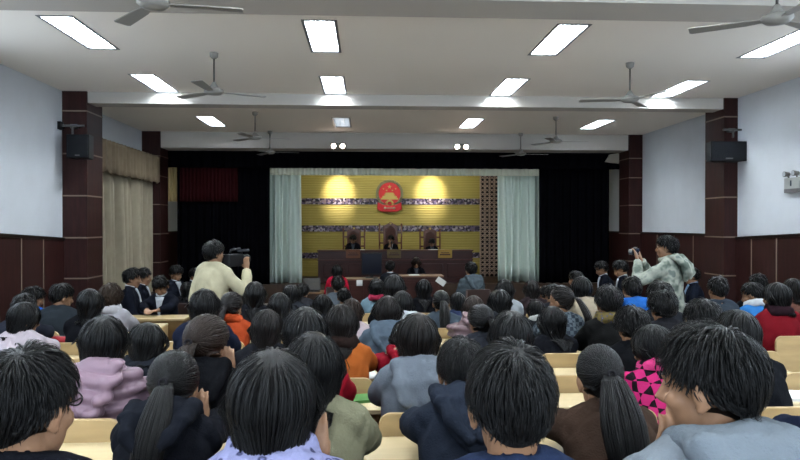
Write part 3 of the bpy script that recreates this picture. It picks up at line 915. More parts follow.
def body_mesh(J, voxel):
    mb = MB()
    P, u, N, M = J['P'], J['u'], J['N'], J['HM']
    add_head(mb, M)
    mb.tube([N - u * .03, N + (J['HC'] - N) * .30, M @ Vector((0, -.018, -.045))], [(.062, .058), (.054, .056), (.056, .058)], 14, (0, 1, 0))
    t = [(-.07, .145, .105), (.02, .150, .108), (.15, .136, .10), (.28, .146, .11), (.38, .150, .105), (.44, .138, .088), (.485, .095, .068), (.52, .060, .056)]
    mb.tube([P + u * a for a, _, _ in t], [(b, c) for _, b, c in t], 18, (0, 1, 0))
    for s, k in ((1, 'R'), (-1, 'L')):
        S, E, W, H = J['S' + k], J['E' + k], J['W' + k], J['H' + k]
        mb.tube([S - Vector((s * .05, 0, 0)), S + (E - S) * .08, S + (E - S) * .5, E, E + (W - E) * .35, W], [.050, .050, .042, .037, .037, .025], 12, (.3, 1, .2))
        add_hand(mb, W, H, s)
        h, kn, an = J['hip' + k], J['kn' + k], J['an' + k]
        mb.tube([h, h + (kn - h) * .5, kn, kn + (an - kn) * .35, an], [.078, .068, .052, .050, .036], 12, (1, 0, 0))
        mb.tube([an + Vector((0, -.05, -.05)), an + Vector((0, .03, -.04)), an + Vector((0, .15, -.065))], [(.034, .034), (.038, .036), (.036, .02)], 10, (0, 0, 1))
    me = remesh(mb, 'person', voxel, 3, .5)
    # eyes, brows and lips by place on the face
    for m_ in (M_skin, M_brow, M_eyew, M_lip): me.materials.append(m_)
    inv = np.array(M.inverted())
    nf = len(me.polygons)
    ce = np.empty(nf * 3, np.float32); me.polygons.foreach_get('center', ce); ce = ce.reshape(-1, 3)
    q = ce @ inv[:3, :3].T + inv[:3, 3]
    x, y, z = np.abs(q[:, 0]), q[:, 1], q[:, 2]
    idx = np.zeros(nf, np.int32)
    f = (y > .05) & (z > -.12) & (z < .08)
    idx[f & (np.abs(x - .031) < .012) & (np.abs(z - .011) < .0045)] = 2
    idx[f & (np.abs(x - .031) < .007) & (np.abs(z - .011) < .0075)] = 1
    idx[f & (np.abs(x - .031) < .015) & (np.abs(z - .019) < .003)] = 1
    idx[f & (np.abs(x - .031) < .021) & (np.abs(z - .033) < .005)] = 1
    idx[f & (x < .023) & (np.abs(z + .067) < .009) & (y > .075)] = 3
    me.polygons.foreach_set('material_index', idx)
    return me

def top_mesh(J, voxel, kind):
    mb = MB()
    P, u, N = J['P'], J['u'], J['N']
    e = {'puffer': .030, 'coat': .022, 'suit': .014, 'hoodie': .020, 'jacket': .018, 'padded': .024}[kind]
    t = [(-.08, .155, .112), (.02, .158, .118), (.15, .148, .112), (.28, .156, .120), (.38, .160, .114), (.44, .145, .094), (.485, .098, .072)]
    mb.tube([P + (u * a if a > 0 else Vector((0, .012, a))) for a, _, _ in t], [(b + e, c + e) for _, b, c in t], 20, (0, 1, 0))
    for s, k in ((1, 'R'), (-1, 'L')):
        S, E, W = J['S' + k], J['E' + k], J['W' + k]
        mb.tube([N + Vector((s * .03, -.012, -.005)), N * .5 + S * .5 + Vector((0, -.008, .022)), S + Vector((s * .012, 0, .004))], [.040 + e * .6, .046 + e * .7, .046 + e * .8], 12, (0, 1, 0))
        r = .050 + e
        mb.tube([S - Vector((s * .07, 0, -.0)), S + (E - S) * .08, S + (E - S) * .5, E + (S - E) * .06, E + (W - E) * .12, E + (W - E) * .55, W - (W - E).normalized() * .012],
                [r * .92, r, r * .92, r * .84, r * .84, r * .72, r * .62], 14, (.3, 1, .2))
    if kind in ('jacket', 'coat', 'suit', 'padded'):
        c = N + Vector((0, .004, .0))
        tl = Matrix.Rotation(-J['lean'] - R(8), 3, 'X')
        mb.ring(c + u * .012, .066, .064, .013, 26, 8, tilt=tl, r2=.030)
    me = remesh(mb, 'jacket', voxel, 3, .5)
    if kind == 'puffer': displace(me, quilt(.034, .07))
    elif kind == 'padded': displace(me, quilt(.008, .085))
    else: displace(me, folds({'suit': .006, 'hoodie': .014, 'jacket': .013, 'coat': .012}[kind], 8, len(me.vertices) % 17, (1, 1, .8)))
    return me

def hood_mesh(J, voxel, quilted=False):
    mb = MB()
    u, N, a = J['u'], J['N'], J['lean']
    Mz = Matrix.Translation(N) @ Matrix.Rotation(-a, 4, 'X')
    # collar roll, then the bag of the hood lying on the back, pointed at its bottom
    tl = Matrix.Rotation(R(-14), 3, 'X')
    mb.ring(Vector((0, -.008, .012)), .090, .086, .026, 28, 10, tilt=tl, r2=.036, M=Mz)
    rows = [((0, -.085, .045), .085, .030), ((0, -.125, .010), .112, .038), ((0, -.166, -.055), .120, .040), ((0, -.182, -.125), .108, .036), ((0, -.176, -.185), .060, .028), ((0, -.160, -.225), .02, .014)]
    mb.tube([r[0] for r in rows], [(r[1], r[2]) for r in rows], 20, (0, 1, 0), M=Mz)
    # rolled edges of the opening that run down to the point
    for s in (-1, 1):
        mb.tube([(s * .095, -.02, .03), (s * .108, -.10, .03), (s * .104, -.188, -.05), (s * .076, -.226, -.13), (s * .012, -.215, -.20)], [.026, .034, .031, .026, .014], 10, (0, 1, 0), M=Mz)
    me = remesh(mb, 'hood', voxel, 3, .5)
    displace(me, quilt(.030, .07) if quilted else folds(.013, 11, 5))
    return me
def scarf_mesh(J, voxel):
    mb = MB()
    Mz = Matrix.Translation(J['N']) @ Matrix.Rotation(-J['lean'], 4, 'X')
    mb.ring((0, 0, .0), .094, .090, .032, 28, 10, M=Mz, r2=.040, tilt=Matrix.Rotation(R(-9), 3, 'X'))
    mb.ring((0, .004, .045), .080, .078, .024, 28, 10, M=Mz, r2=.030, tilt=Matrix.Rotation(R(10), 3, 'X'))
    me = remesh(mb, 'scarf', voxel, 2, .5)
    displace(me, folds(.010, 16, 2))
    return me
def trousers_mesh(J):
    mb = MB()
    for s, k in ((1, 'R'), (-1, 'L')):
        h, kn, an = J['hip' + k], J['kn' + k], J['an' + k]
        mb.tube([h - (kn - h).normalized() * .06, h + (kn - h) * .5, kn, kn + (an - kn) * .35, an + Vector((0, 0, .0))], [.090, .080, .068, .066, .056], 12, (1, 0, 0))
    mb.ell(J['P'] + Vector((0, -.01, .01)), (.165, .13, .085))
    me = remesh(mb, 'trousers', .02, 2, .5)
    return me
def shoes_mesh(J, k):
    an = J['an' + k]; mb = MB()
    mb.tube([an + Vector((0, -.075, -.055)), an + Vector((0, -.03, -.035)), an + Vector((0, .06, -.045)), an + Vector((0, .16, -.06)), an + Vector((0, .19, -.07))], [(.034, .032), (.044, .05), (.046, .042), (.044, .028), (.022, .014)], 12, (0, 0, 1))
    return mb.mesh('shoe', True)
def shirt_mesh(J):
    """white shirt front and tie in the opening of a suit"""
    P, u, a = J['P'], J['u'], J['lean']
    Mz = Matrix.Translation(J['N']) @ Matrix.Rotation(-a, 4, 'X')
    mb = MB()
    mb.tube([(0, .062, .012), (0, .092, -.03), (0, .121, -.09), (0, .145, -.17), (0, .152, -.25)], [(.058, .016), (.044, .014), (.030, .013), (.018, .012), (.005, .010)], 14, (0, 1, 0), M=Mz)
    mb.ring((0, 0, .022), .062, .060, .010, 24, 8, M=Mz, r2=.024, tilt=Matrix.Rotation(R(-8), 3, 'X'))
    return mb.mesh('shirt', True)

# ---- hair --------------------------------------------------------------------------------------------
SK = (.0785, .0975, .0995); SKC = Vector((0, -.008, .030))
def hair_mesh(style, seed, n_locks, col):
    """a scalp cap and tapered locks that follow the skull, in the frame of the head"""
    rnd = random.Random(seed * 101 + 7)
    mb = MB(); uvs = []
    def on(d, off): return SKC + Vector((d.x * (SK[0] + off), d.y * (SK[1] + off), d.z * (SK[2] + off)))
    def covered(q):
        if q.y > .055: return q.z > .073 - .0 * abs(q.x)
        if q.y > .005: return q.z > .073 - (.055 - q.y) * 1.3 and q.z > .008
        if q.y > -.035: return q.z > .000 - (q.y - .005) * -.6
        return q.z > (-.104 if style != 'pony' else -.080)
    # cap
    nu, nv = 40, 24
    off = .007 if style != 'pony' else .012
    k0 = 0; keep = {}
    grid = [[None] * nu for _ in range(nv + 1)]
    for i in range(nv + 1):
        th = PI * i / nv
        for j in range(nu):
            ph = 2 * PI * j / nu
            d = Vector((math.sin(th) * math.cos(ph), math.sin(th) * math.sin(ph), math.cos(th)))
            q = on(d, off)
            if q.z < -.03:      # the nape narrows to the neck
                f = min(1, (-.03 - q.z) / .07); q.x *= 1 - .12 * f; q.y = q.y * (1 - .0 * f) 
                if q.y < 0: q.y = min(q.y, -.058 - .03 * (1 - f))
            grid[i][j] = len(mb.v); mb.v.append(q)
    for i in range(nv):
        for j in range(nu):
            j2 = (j + 1) % nu
            ids = [grid[i][j], grid[i + 1][j], grid[i + 1][j2], grid[i][j2]]
            cen = sum((mb.v[a] for a in ids), Vector()) / 4
            if covered(cen):
                mb.f.append(ids); uvs.append([(j * .25, i / nv), (j * .25, (i + 1) / nv), (j * .25 + .25, (i + 1) / nv), (j * .25 + .25, i / nv)])
    crown = Vector((.12, -.42, .90)).normalized()
    def lock(pts, w, th, taper=True):
        base = len(mb.v); n = len(pts); ru = rnd.random() * 50
        for i, p in enumerate(pts):
            t = (pts[min(i + 1, n - 1)] - pts[max(i - 1, 0)])
            t = t.normalized() if t.length > 1e-6 else Vector((0, 0, -1))
            nn = p - SKC; nn.z *= .3 if p.z < -.05 else 1
            nn = nn - t * nn.dot(t)
            nn = nn.normalized() if nn.length > 1e-5 else Vector((0, -1, 0))
            b = t.cross(nn)
            v = i / (n - 1)
            k = (1 - v ** 2.6) * .93 + .07 if taper else 1
            k *= min(1, .55 + v * 3)
            for (cx, cy) in ((-1, 0), (-.45, .8), (.45, .8), (1, 0), (0, -.7)):
                mb.v.append(p + b * (cx * w * k) + nn * (cy * th * k))
        for i in range(n - 1):
            for j in range(5):
                j2 = (j + 1) % 5
                mb.f.append([base + i * 5 + j, base + i * 5 + j2, base + (i + 1) * 5 + j2, base + (i + 1) * 5 + j])
                u0 = ru + j * .25
                uvs.append([(u0, i / n), (u0 + .25, i / n), (u0 + .25, (i + 1) / n), (u0, (i + 1) / n)])
    big = (380 / n_locks) ** .55
    if style == 'pony':
        tie = Vector((0, -.128, .012 if seed % 2 else .035))
        for k in range(int(n_locks * .75)):
            # roots along the hairline and all over the scalp, combed back to the tie
            ph = rnd.uniform(0, 2 * PI); th = rnd.uniform(.05, 2.5)
            d = Vector((math.sin(th) * math.cos(ph), math.sin(th) * math.sin(ph), math.cos(th)))
            q = on(d, .004)
            if not covered(q) or (q - tie).length < .03: continue
            dt = Vector(((tie - SKC).x / SK[0], (tie - SKC).y / SK[1], (tie - SKC).z / SK[2])).normalized()
            pts = []
            for i in range(8):
                f = i / 7
                dd = d.slerp(dt, f) if d.angle(dt) < 3.0 else d.lerp(dt, f).normalized()
                o = .010 + .007 * math.sin(PI * f) + rnd.uniform(-.001, .001)
                pts.append(on(dd, o + (.014 * f ** 3)))
            lock(pts, .0085 * big, .004 * big, False)
        L = (.30, .37, .30, .40)[seed % 4]; wide = (1, 1.15, .9, 1.9)[seed % 4]
        for k in range(int(n_locks * .35)):
            a = rnd.uniform(0, 2 * PI); r = rnd.random() ** .5
            pts = []
            for i in range(9):
                f = i / 8
                spread = .010 + .034 * wide * math.sin(PI * min(1, f * .80 + .06))
                yy = tie.y - .034 * math.sin(min(1, f * 3) * PI / 2) - .095 * min(1, f * 1.7)
                zz = tie.z + .012 * math.sin(min(1, f * 5) * PI) - L * (f ** 1.15) * (1 + .10 * (r - .5))
                pts.append(Vector((math.cos(a) * r * spread * 1.15 + .01 * math.sin(f * 3 + seed), yy + math.sin(a) * r * spread * .7, zz)))
            lock(pts, .0075 * big, .004 * big)
    else:
        zend = {'short': None, 'bob': -.135, 'long': -.33, 'curly': -.10, 'shag': -.09}[style]
        made = 0; tries = 0
        while made < n_locks and tries < n_locks * 12:
            tries += 1
            ph = rnd.uniform(0, 2 * PI); th = math.acos(rnd.uniform(-.72, 1))
            d = Vector((math.sin(th) * math.cos(ph), math.sin(th) * math.sin(ph), math.cos(th)))
            q = on(d, .004)
            if not covered(q): continue
            made += 1
            layer = rnd.uniform(.006, .020)
            if style in ('bob', 'long', 'curly', 'shag'): layer = rnd.uniform(.010, .026)
            if style == 'short':
                L = rnd.uniform(.055, .085)
                if q.z < .062 and q.y > -.06 and abs(q.x) > .05: L = .036
                if q.z < -.0: L = .036 if q.y < -.03 else .026
                if q.z < -.03: layer *= .6
                if q.y > .05: L = .05
            else:
                L = .5
                if q.y > .05 and abs(q.x) < .05: L = .06
            step = L / 7 if style == 'short' or L < .1 else .034
            p = q.copy(); pts = [p.copy()]
            away = d - crown * d.dot(crown)
            away = away.normalized() if away.length > .05 else Vector((rnd.uniform(-1, 1), rnd.uniform(-1, 1), 0)).normalized()
            sw = rnd.gauss(0, .30)
            curl = rnd.uniform(0, 6)
            for i in range(18):
                rel = p - SKC
                nn = Vector((rel.x / SK[0] ** 2, rel.y / SK[1] ** 2, rel.z / SK[2] ** 2)).normalized()
                aw = away - nn * away.dot(nn)
                g = Vector((0, -.15 if p.y < .03 else 0, -1)) 
                gt = g - nn * g.dot(nn) * .9
                swirl = nn.cross(aw) * (sw + (.35 if style == 'short' else .05))
                wgt = .45 if style == 'short' else 1.1
                low = p.z < .0
                dv = (aw * (0.0 if low and style != 'short' else .8) + gt * wgt + swirl * (.8 if not low else .15))
                if q.y > .03 and style != 'short' and L > .1 and not low: dv += Vector((math.copysign(.9, q.x), -.35, 0))
                if style == 'curly': dv += Vector((math.sin(curl + i * 1.9), math.cos(curl * 2 + i * 1.7), .3 * math.sin(i * 2.2 + curl))) * .75
                if dv.length < 1e-4: dv = Vector((0, 0, -1))
                p = p + dv.normalized() * step
                # stay outside the skull by the thickness of this layer
                o = layer * min(1, (i + 1) / 2.5)
                if style == 'short': o = layer * (.55 + .75 * math.sin(PI * min(1, i / 7 * .8)))
                rel = p - SKC
                if p.z > -.055:
                    k = math.sqrt((rel.x / (SK[0] + o)) ** 2 + (rel.y / (SK[1] + o)) ** 2 + (rel.z / (SK[2] + o)) ** 2)
                    if k < 1 or k > 1.02: p = SKC + rel / k if k < 1 else SKC + rel / (1 + (k - 1) * .35)
                elif style != 'short':
                    # below the skull: hang round the neck, over the back
                    rr = math.hypot(p.x / (.078 + layer), (p.y + .01) / (.085 + layer))
                    tgt = 1.0 if p.z > -.16 else 1.0
                    if rr > 1e-4:
                        kx = (tgt - rr) * .35 + 1
                        p.x *= 1 + (1 / rr - 1) * .4; p.y = (p.y + .01) * (1 + (1 / rr - 1) * .4) - .01
                    if p.z < -.15: p.y = min(p.y, -.112 - layer - (-.15 - p.z) * .10); p.x *= .985
                    if p.y > .055: p.y = .055
                pts.append(p.copy())
                if style == 'short' or L < .1:
                    if (i + 1) * step >= L: break
                elif p.z < zend + rnd.uniform(-.018, .012): break
            # a short tip that turns in
            if style in ('bob', 'shag') and pts[-1].z < -.08:
                e_ = pts[-1] + Vector((-pts[-1].x * .12, -pts[-1].y * .10, -.018)); pts.append(e_)
            if len(pts) < 3: continue
            wd = {'short': .0085, 'bob': .0095, 'long': .0095, 'curly': .010, 'shag': .010}[style]
            lock(pts, wd * big * rnd.uniform(.8, 1.2), wd * .34 * big)
    me = bpy.data.meshes.new('hair')
    me.from_pydata([tuple(v) for v in mb.v], [], mb.f)
    ul = me.uv_layers.new(name='strand')
    flat = np.array([c for f in uvs for uv in f for c in uv], np.float32)
    ul.data.foreach_set('uv', flat)
    me.polygons.foreach_set('use_smooth', [True] * len(me.polygons))
    me.materials.append(HAIR[col])
    me.update()
    return me
_hair = {}
def get_hair(style, seed, fine, col):
    k = (style, seed, fine, col)
    if k not in _hair:
        kb = (style, seed, fine)
        if kb in _hair:
            me = _hair[kb].copy(); me.materials.clear(); me.materials.append(HAIR[col])
        else:
            me = hair_mesh(style, seed, {2: 2800, 1: 1000, 0: 300}[fine], col); _hair[kb] = me
        _hair[k] = me
    return _hair[k]

_mesh = {}
def cached(key, fn):
    if key not in _mesh: _mesh[key] = fn()
    return _mesh[key]

M_trs = [mat('dark_trousers', '#15171c', .8), mat('denim_trousers', '#27344a', .85), mat('brown_trousers', '#2c2420', .85)]
M_shoe = mat('dark_shoe', '#161414', .45)
def cloth(col, kind='plain'):
    nm = 'cloth_%s_%s' % (kind, col.strip('#'))
    if nm in MATS: return MATS[nm]
    if kind == 'shiny': return mat(nm, col, .42, bump=.08, bscale=35, var=.06)
    m = mat(nm, col, .9, k=.47 if max(srgb(col)) > .25 else .55, spec=.04, bump=.22, bscale=140, var=.10, vscale=9)
    if kind in ('flower', 'plaid', 'camo', 'check'):
        nt = m.node_tree; b = nt.nodes['Principled BSDF']
        tc = nt.nodes.new('ShaderNodeTexCoord')
        rp = nt.nodes.new('ShaderNodeValToRGB')
        base = tuple(v * .55 for v in srgb(col)); srgb_ = srgb
        def hx(h): return tuple(v * .55 for v in srgb_(h))
        if kind == 'flower':
            tx = nt.nodes.new('ShaderNodeTexVoronoi'); tx.inputs['Scale'].default_value = 34; out = tx.outputs['Distance']
            stops = [(0, hx('#8f94c4')), (.22, hx('#3a3c5c')), (.36, base), (1, base)]
        elif kind == 'camo':
            tx = nt.nodes.new('ShaderNodeTexNoise'); tx.inputs['Scale'].default_value = 9; tx.inputs['Detail'].default_value = 2; out = tx.outputs['Fac']
            stops = [(.38, hx('#6f7a70')), (.48, base), (.58, hx('#b9bcae')), (.68, hx('#7f8a84'))]
        else:
            tx = nt.nodes.new('ShaderNodeTexChecker'); tx.inputs['Scale'].default_value = 30 if kind == 'plaid' else 19; out = tx.outputs['Fac']
            alt = hx('#3c4450') if kind == 'plaid' else hx('#20161c')
            stops = [(0, base), (1, alt)]
        nt.links.new(tc.outputs['Object'], tx.inputs['Vector'])
        cr = rp.color_ramp
        while len(cr.elements) < len(stops): cr.elements.new(.5)
        for e, (p_, c_) in zip(cr.elements, stops): e.position = p_; e.color = (*c_, 1)
        nt.links.new(out, rp.inputs[0]); nt.links.new(rp.outputs[0], b.inputs['Base Color'])
    return m
def put(name, me, parent, m=None, M=None):
    o = bpy.data.objects.new(name, me); C.objects.link(o); o.parent = parent
    if M is not None: o.matrix_local = M
    if m is not None:
        if not me.materials: me.materials.append(m)
        o.material_slots[0].link = 'OBJECT'; o.material_slots[0].material = m
    return o

BASE_TOP = {}
def figure(loc, rz, scale, label, group, lean=8, yaw=0, pitch=4, arms='desk', stand=False, dk=.80, style='short', seed=0, col='k', kind='jacket', color='#222',
           ckind='plain', near=0, hood=None, scarf=None, shirt=None, hs=1.0, trs=0, fur=None, glasses=False):
    J = joints(lean, yaw, pitch, arms, stand, dk)
    pk = (lean, yaw, pitch, arms, stand, dk)
    vb = {2: .0055, 1: .008, 0: .011}[near]; vt = {2: .010, 1: .014, 0: .018}[near]
    me = cached(('body', pk, near), lambda: body_mesh(J, vb))
    o = bpy.data.objects.new('person', me); C.objects.link(o)
    o.location = loc; o.rotation_euler = (0, 0, rz); o.scale = (scale,) * 3
    tag(o, label, 'person', group)
    M = J['HM'] @ Matrix.Diagonal((hs, hs, 1 + (hs - 1) * .5, 1))
    h = put('hair', get_hair(style, seed, near, col), o, None, M)
    if style == 'pony' and near:
        tie = MB().ring((0, -.150, .012 if seed % 2 else .035), 0.014, .014, .006, 16, 8, tilt=Matrix.Rotation(R(80), 3, 'X')).mesh('hair_tie', True)
        put('hair_tie', tie, h, mat('dark_hair_tie', '#1a1620', .9, k=.3))
    put('jacket', cached(('top', pk, near, kind), lambda: top_mesh(J, vt, kind)), o, cloth(color, ckind))
    if hood:
        hd = put('hood', cached(('hood', lean, stand, near, kind == 'puffer'), lambda: hood_mesh(J, vt * .8, kind == 'puffer')), o, cloth(hood, ckind if hood == color else 'plain'))
        if fur:
            rn = random.Random(5); f = MB()
            Mz = Matrix.Translation(J['N']) @ Matrix.Rotation(-J['lean'], 4, 'X')
            for k in range(420):
                a = rn.uniform(0, 2 * PI)
                q = Vector((.115 * math.cos(a), -.085 + .10 * math.sin(a), .01 + .05 * math.cos(2 * a) * 0 - .05 * (math.sin(a) < 0) * abs(math.sin(a))))
                d = Vector((math.cos(a) * .7 + rn.uniform(-.5, .5), math.sin(a) * .5 + rn.uniform(-.7, .2), rn.uniform(.1, 1))).normalized()
                f.tube([q, q + d * .02, q + d * .04 + Vector((0, 0, -.006))], [.006, .005, .001], 4, M=Mz)
            put('fur_trim', f.mesh('fur_trim', True), hd, cloth(fur))
    if scarf: put('scarf', cached(('scarf', lean, stand, near), lambda: scarf_mesh(J, vt * .8)), o, cloth(*scarf))
    if shirt: put('shirt', cached(('shirt', lean, stand), lambda: shirt_mesh(J)), o, cloth(shirt))
    put('trousers', cached(('trs', stand), lambda: trousers_mesh(J)), o, M_trs[trs % 3])
    for k in ('R', 'L'): put('shoe', cached(('shoe', stand, k), lambda: shoes_mesh(J, k)), o, M_shoe)
    if glasses:
        g = MB()
        for s in (-1, 1):
            g.ring((s * .034, .098, .010), .022, .016, .0022, 20, 6, tilt=Matrix.Rotation(R(88), 3, 'X'))
            g.tube([(s * .056, .097, .014), (s * .085, .05, .016), (s * .090, -.01, .010)], .0022, 6)
        g.tube([(-.012, .10, .014), (.012, .10, .014)], .002, 6)
        put('glasses', g.mesh('glasses', True), o, mat('black_glasses_frame', '#0e0e10', .3), J['HM'])
    return o, J
def top_of(lean, stand=False):
    J = joints(lean, 0, 4, 'desk', stand)
    return J['HM'].translation.z + .148
# ------------------------------------------------------------- the audience
ROW = {k: 1.45 + .8 * (k - 1) for k in range(1, 12)}
G = 'people seated in the audience'
# id | pixel x of head | pixel y of the top of the hair | width of the hair | row | sex | hair style, colour | garment, colour, cloth | options | label
AUD = '''
A1|27|342|86|1|m|short k|jacket #15161c|dy=.07 yaw=-22 glasses=1 hood=|man with black glasses and short black hair, bottom left corner
A3|272|344|92|1|f|shag k|coat #8d8fb5 flower|dy=.08 arms=cheek,desk scarf=#9a9cc4:flower|person with thick black bob in lavender flowered coat, hand on cheek
A4|511|339|91|1|m|short k|jacket #27324c||man with short black hair in navy blue jacket, bottom centre
A6|716|320|96|1|m|short k|jacket #8f979f|dy=.05 yaw=36 rz=10 arms=desk,chin hood=#7d868f|young man in grey blue hooded jacket looking left, hand at chin
A2|174.5|351|51|2|f|pony k|hoodie #16181f|arms=cheek,desk hood=#1b1e26 scarf=#b9bcc2:plaid seed=1|woman with long black ponytail in black hoodie over checked collar
A5|599|344|48|2|f|pony k|coat #3f3028|seed=3|woman with wide ponytail in brown coat, second row
B6|462|336|47|2|m|short k|hoodie #262c38|hood=#262c38|man in dark navy hoodie, seen between two bigger heads
B3|313|328|44|2|f|long k|coat #7f7d66||long haired woman in khaki jacket beside the empty seat gap
A7|842|345|50|2|f|bob k|coat #1b2236|yaw=20 lean=16|person in navy coat at the right edge, only the sleeve showing
B1|103|313|46|3|f|bob k|puffer #9c8090|ckind=shiny hood=#9c8090|woman with black bob in mauve pink quilted puffer jacket
B2|208|316|44|3|f|pony b|hoodie #121317|hood=#121317 yaw=-20 arms=cheek,desk seed=1|woman with loose brown ponytail in black hooded jacket
B4|305|304|37|3|f|shag k|jacket #b01c30|hood=#b01c30|black haired woman in crimson red jacket
B5|418|310|38|3|f|bob d|hoodie #6f7782|hood=#78808b|woman in plain grey hoodie, hood spread on her back
G7|512|308|37|3|f|bob k|coat #1a1c22||woman with glossy black bob right behind the ponytail in pink coat
I9|654|322|38|3|f|bob k|jacket #c02d6e check|yaw=45 glasses=1 scarf=#d2417e:check|woman with glasses and bright pink and black scarf
I11|739|308|46|3|f|bob k|coat #14161b|lean=26|black haired woman in black coat bent low behind the young man at right
B1b|148|322|38|4|f|bob k|coat #20232a||black bob just right of the pink puffer jacket
B7|341|302|31|4|f|long d|jacket #b8632c|scarf=#2a1f1c|long brown haired woman in orange jacket with dark collar
B8|406|318|32|4|f|bob k|jacket #98182a|hood=#98182a fur=#c9b697|woman in red jacket with fur trimmed hood, mostly hidden by the grey hoodie
I5|632|306|42|4|m|short k|jacket #101114||man with thick black hair in black jacket, right of centre
I10|703|299|46|4|m|short k|jacket #1a1d24|lean=26|dark haired man bowed low behind the young man at right
E7|267|307|31|4|f|long d|coat #1c1d22||woman with long straight dark hair and a centre gleam
G5|480|305|27|5|f|pony k|coat #2a2c33|seed=1 yaw=20|woman with dark ponytail turned left, beside the pink coat
H6|552|305|29|5|f|long k|coat #17181d|yaw=20 lean=16|woman with very long black hair spread over black coat
H9|609|284|29|5|m|short k|jacket #181818|scarf=#6d6038:flower|man with black hair and dark gold patterned collar
I6|664|290|31|5|m|short k|jacket #202024||black haired man in front of the pink scarf
F6|388|294|26|5|f|bob d|hoodie #55626f|hood=#55626f|woman in slate blue hoodie ahead of the grey hoodie
E1|204|287|25|5|f|bob k|coat #1d2438||woman with black bob in navy coat near the cameraman in cream
C1|24|300|26|5|f|bob k|coat #c9bcc4|yaw=-45 lean=26|person in pale pinkish white coat at the left edge
G4|474|294|24|6|f|bob b|puffer #8f7479|ckind=shiny hood=#8f7479|brown haired woman in dusty pink hooded coat
E2|232|292|22|6|f|pony d|jacket #c2502a|scarf=#c2502a yaw=-20 seed=1|woman with brown ponytail in bright orange jacket
E6|280|291|19|6|f|bob k|coat #23252b||black haired woman at the foot of the left inner curtain, nearer one
E12|352|297|19|6|f|bob b|coat #c6b4b8||brown haired woman in pale pink coat beside white papers
I6b|660|281|28|6|m|short k|jacket #24262b||man directly below the standing photographer in grey hoodie
H3|561|285|19|6|f|pony d|jacket #6d7880 plaid|yaw=45 seed=2|woman in profile with plaid jacket, right of centre
C2|23|292|20|6|m|short k|jacket #2a2d38||dark head between pale coat and blue jacket, left edge
C5|90|287|20|6|f|bob k|coat #16171c||woman with glossy black hair and black coat, left side
F5|402|289|16|6|f|long k|hoodie #c9d4dc|hood=#d5dde2|long haired woman with white hood round her neck
J4|777|281|24|6|f|bob k|jacket #7c1822|scarf=#2b1a20 yaw=45|dark haired person in red jacket at the right side
F8|441|290|18|7|f|pony k|jacket #4a5560|seed=1|woman with ponytail in blue grey jacket, centre
G6|500|289|28|7|f|bob k|coat #22242a||big round black bob beneath the lattice screen
E4|255|280|21|7|f|long k|coat #1a1b20||long black hair directly right of the cameraman in cream
E5|292|284|20|9|f|bob k|coat #2a2d33||black haired woman in front of the left inner curtain, farther one
C4|61|282|20|7|m|short k|jacket #2f353b|yaw=-45|man in dark grey jacket looking right, by left wall
C6|110|282|20|7|f|curly c|coat #b9b6bd|scarf=#d6d4d8 arms=desk,phone|woman with curly brown hair and white scarf holding a phone
F3|394|273|21|7|f|shag k|coat #16171b|lean=6|tall black bob in the middle of the hall
H5|536|298|18|7|f|bob k|coat #202226|scarf=#d6d6d2|woman with white collar ahead of the very long hair
H8|582|275|20|7|f|bob k|coat #b5a791|hood=#b5a791|black bob in beige hooded coat, right of centre
I3|632|275|19|7|m|short k|jacket #2f6fc4|hood=#2f6fc4|boy in bright blue jacket near the suited men
J2|718|275|20|7|m|short k|jacket #3a424c|lean=6|man in dark grey jacket against the right column
J3|754|281|19|7|m|short k|jacket #3d86cf|yaw=45 scarf=#dfe4ea|boy in blue jacket with white shoulders looking left
J5|793|277|18|8|f|bob d|coat #7a5348||brown haired person cut by the right edge
E9|323|294|21|8|f|bob k|coat #26282e||black bob left of the pale pink coat
E3|252|285|19|8|f|bob k|jacket #d5d2d4|yaw=-20|woman in white jacket right of the cameraman in cream
G3|458|291|17|8|f|bob k|coat #2c3550||black haired woman in navy coat before the grey jacket man
G8|505|278|16|8|f|bob k|jacket #b9c0c6||dark head with pale grey jacket below the lattice screen
H4|553|283|15|8|m|short k|jacket #24262c||dark head half hidden by the woman in plaid
C3|33|286|20|8|m|short k|jacket #2a62b8|yaw=-45|boy in blue jacket looking right at the left wall
J3b|759|273|18|9|m|short k|jacket #1a1c20||dark head behind the boy with white shoulders
F4|394|282|18|8|f|bob d|coat #222428||dark brown bob just below the tall black bob
K1|676|284|18|8|f|bob k|coat #e2e2e4|lean=36|person in white coat hidden behind the standing photographer
F7|424|278|15|9|f|long k|coat #121318||small woman with long black hair below the clerk
F2|377|277|12|9|f|bob k|jacket #7f9aa8|scarf=#a3304a|woman in light blue jacket and reddish scarf, far centre
E8|303|282|14|10|m|short k|jacket #2a2a2e||dark head beside the small brown table
H1|532|279|16|9|f|bob d|coat #2d2326||brown bob at the foot of the right inner curtain
E11|344|287|14|9|m|short k|jacket #30343a|lean=16|low dark head in front of the grey jacket
E10|338|275|12|10|m|short k|jacket #5c646c|lean=6|man in grey jacket sitting below the woman in red
H2|545|285|13|10|m|short k|jacket #2a2c30|lean=26|low dark head below the black right curtain
'''
rndp = random.Random(12)
SHORT = {}
NOM = {'short': .208, 'bob': .226, 'long': .222, 'pony': .195, 'curly': .225, 'shag': .228}
LEANS = (6, 16, 26, 36)
TOPS = {a: top_of(a) for a in LEANS}
people = {}
seat_x = {k: [] for k in ROW}
def parse(l):
    f = l.split('|')
    op = dict(x.split('=', 1) for x in f[8].split()) if f[8] else {}
    return f, op
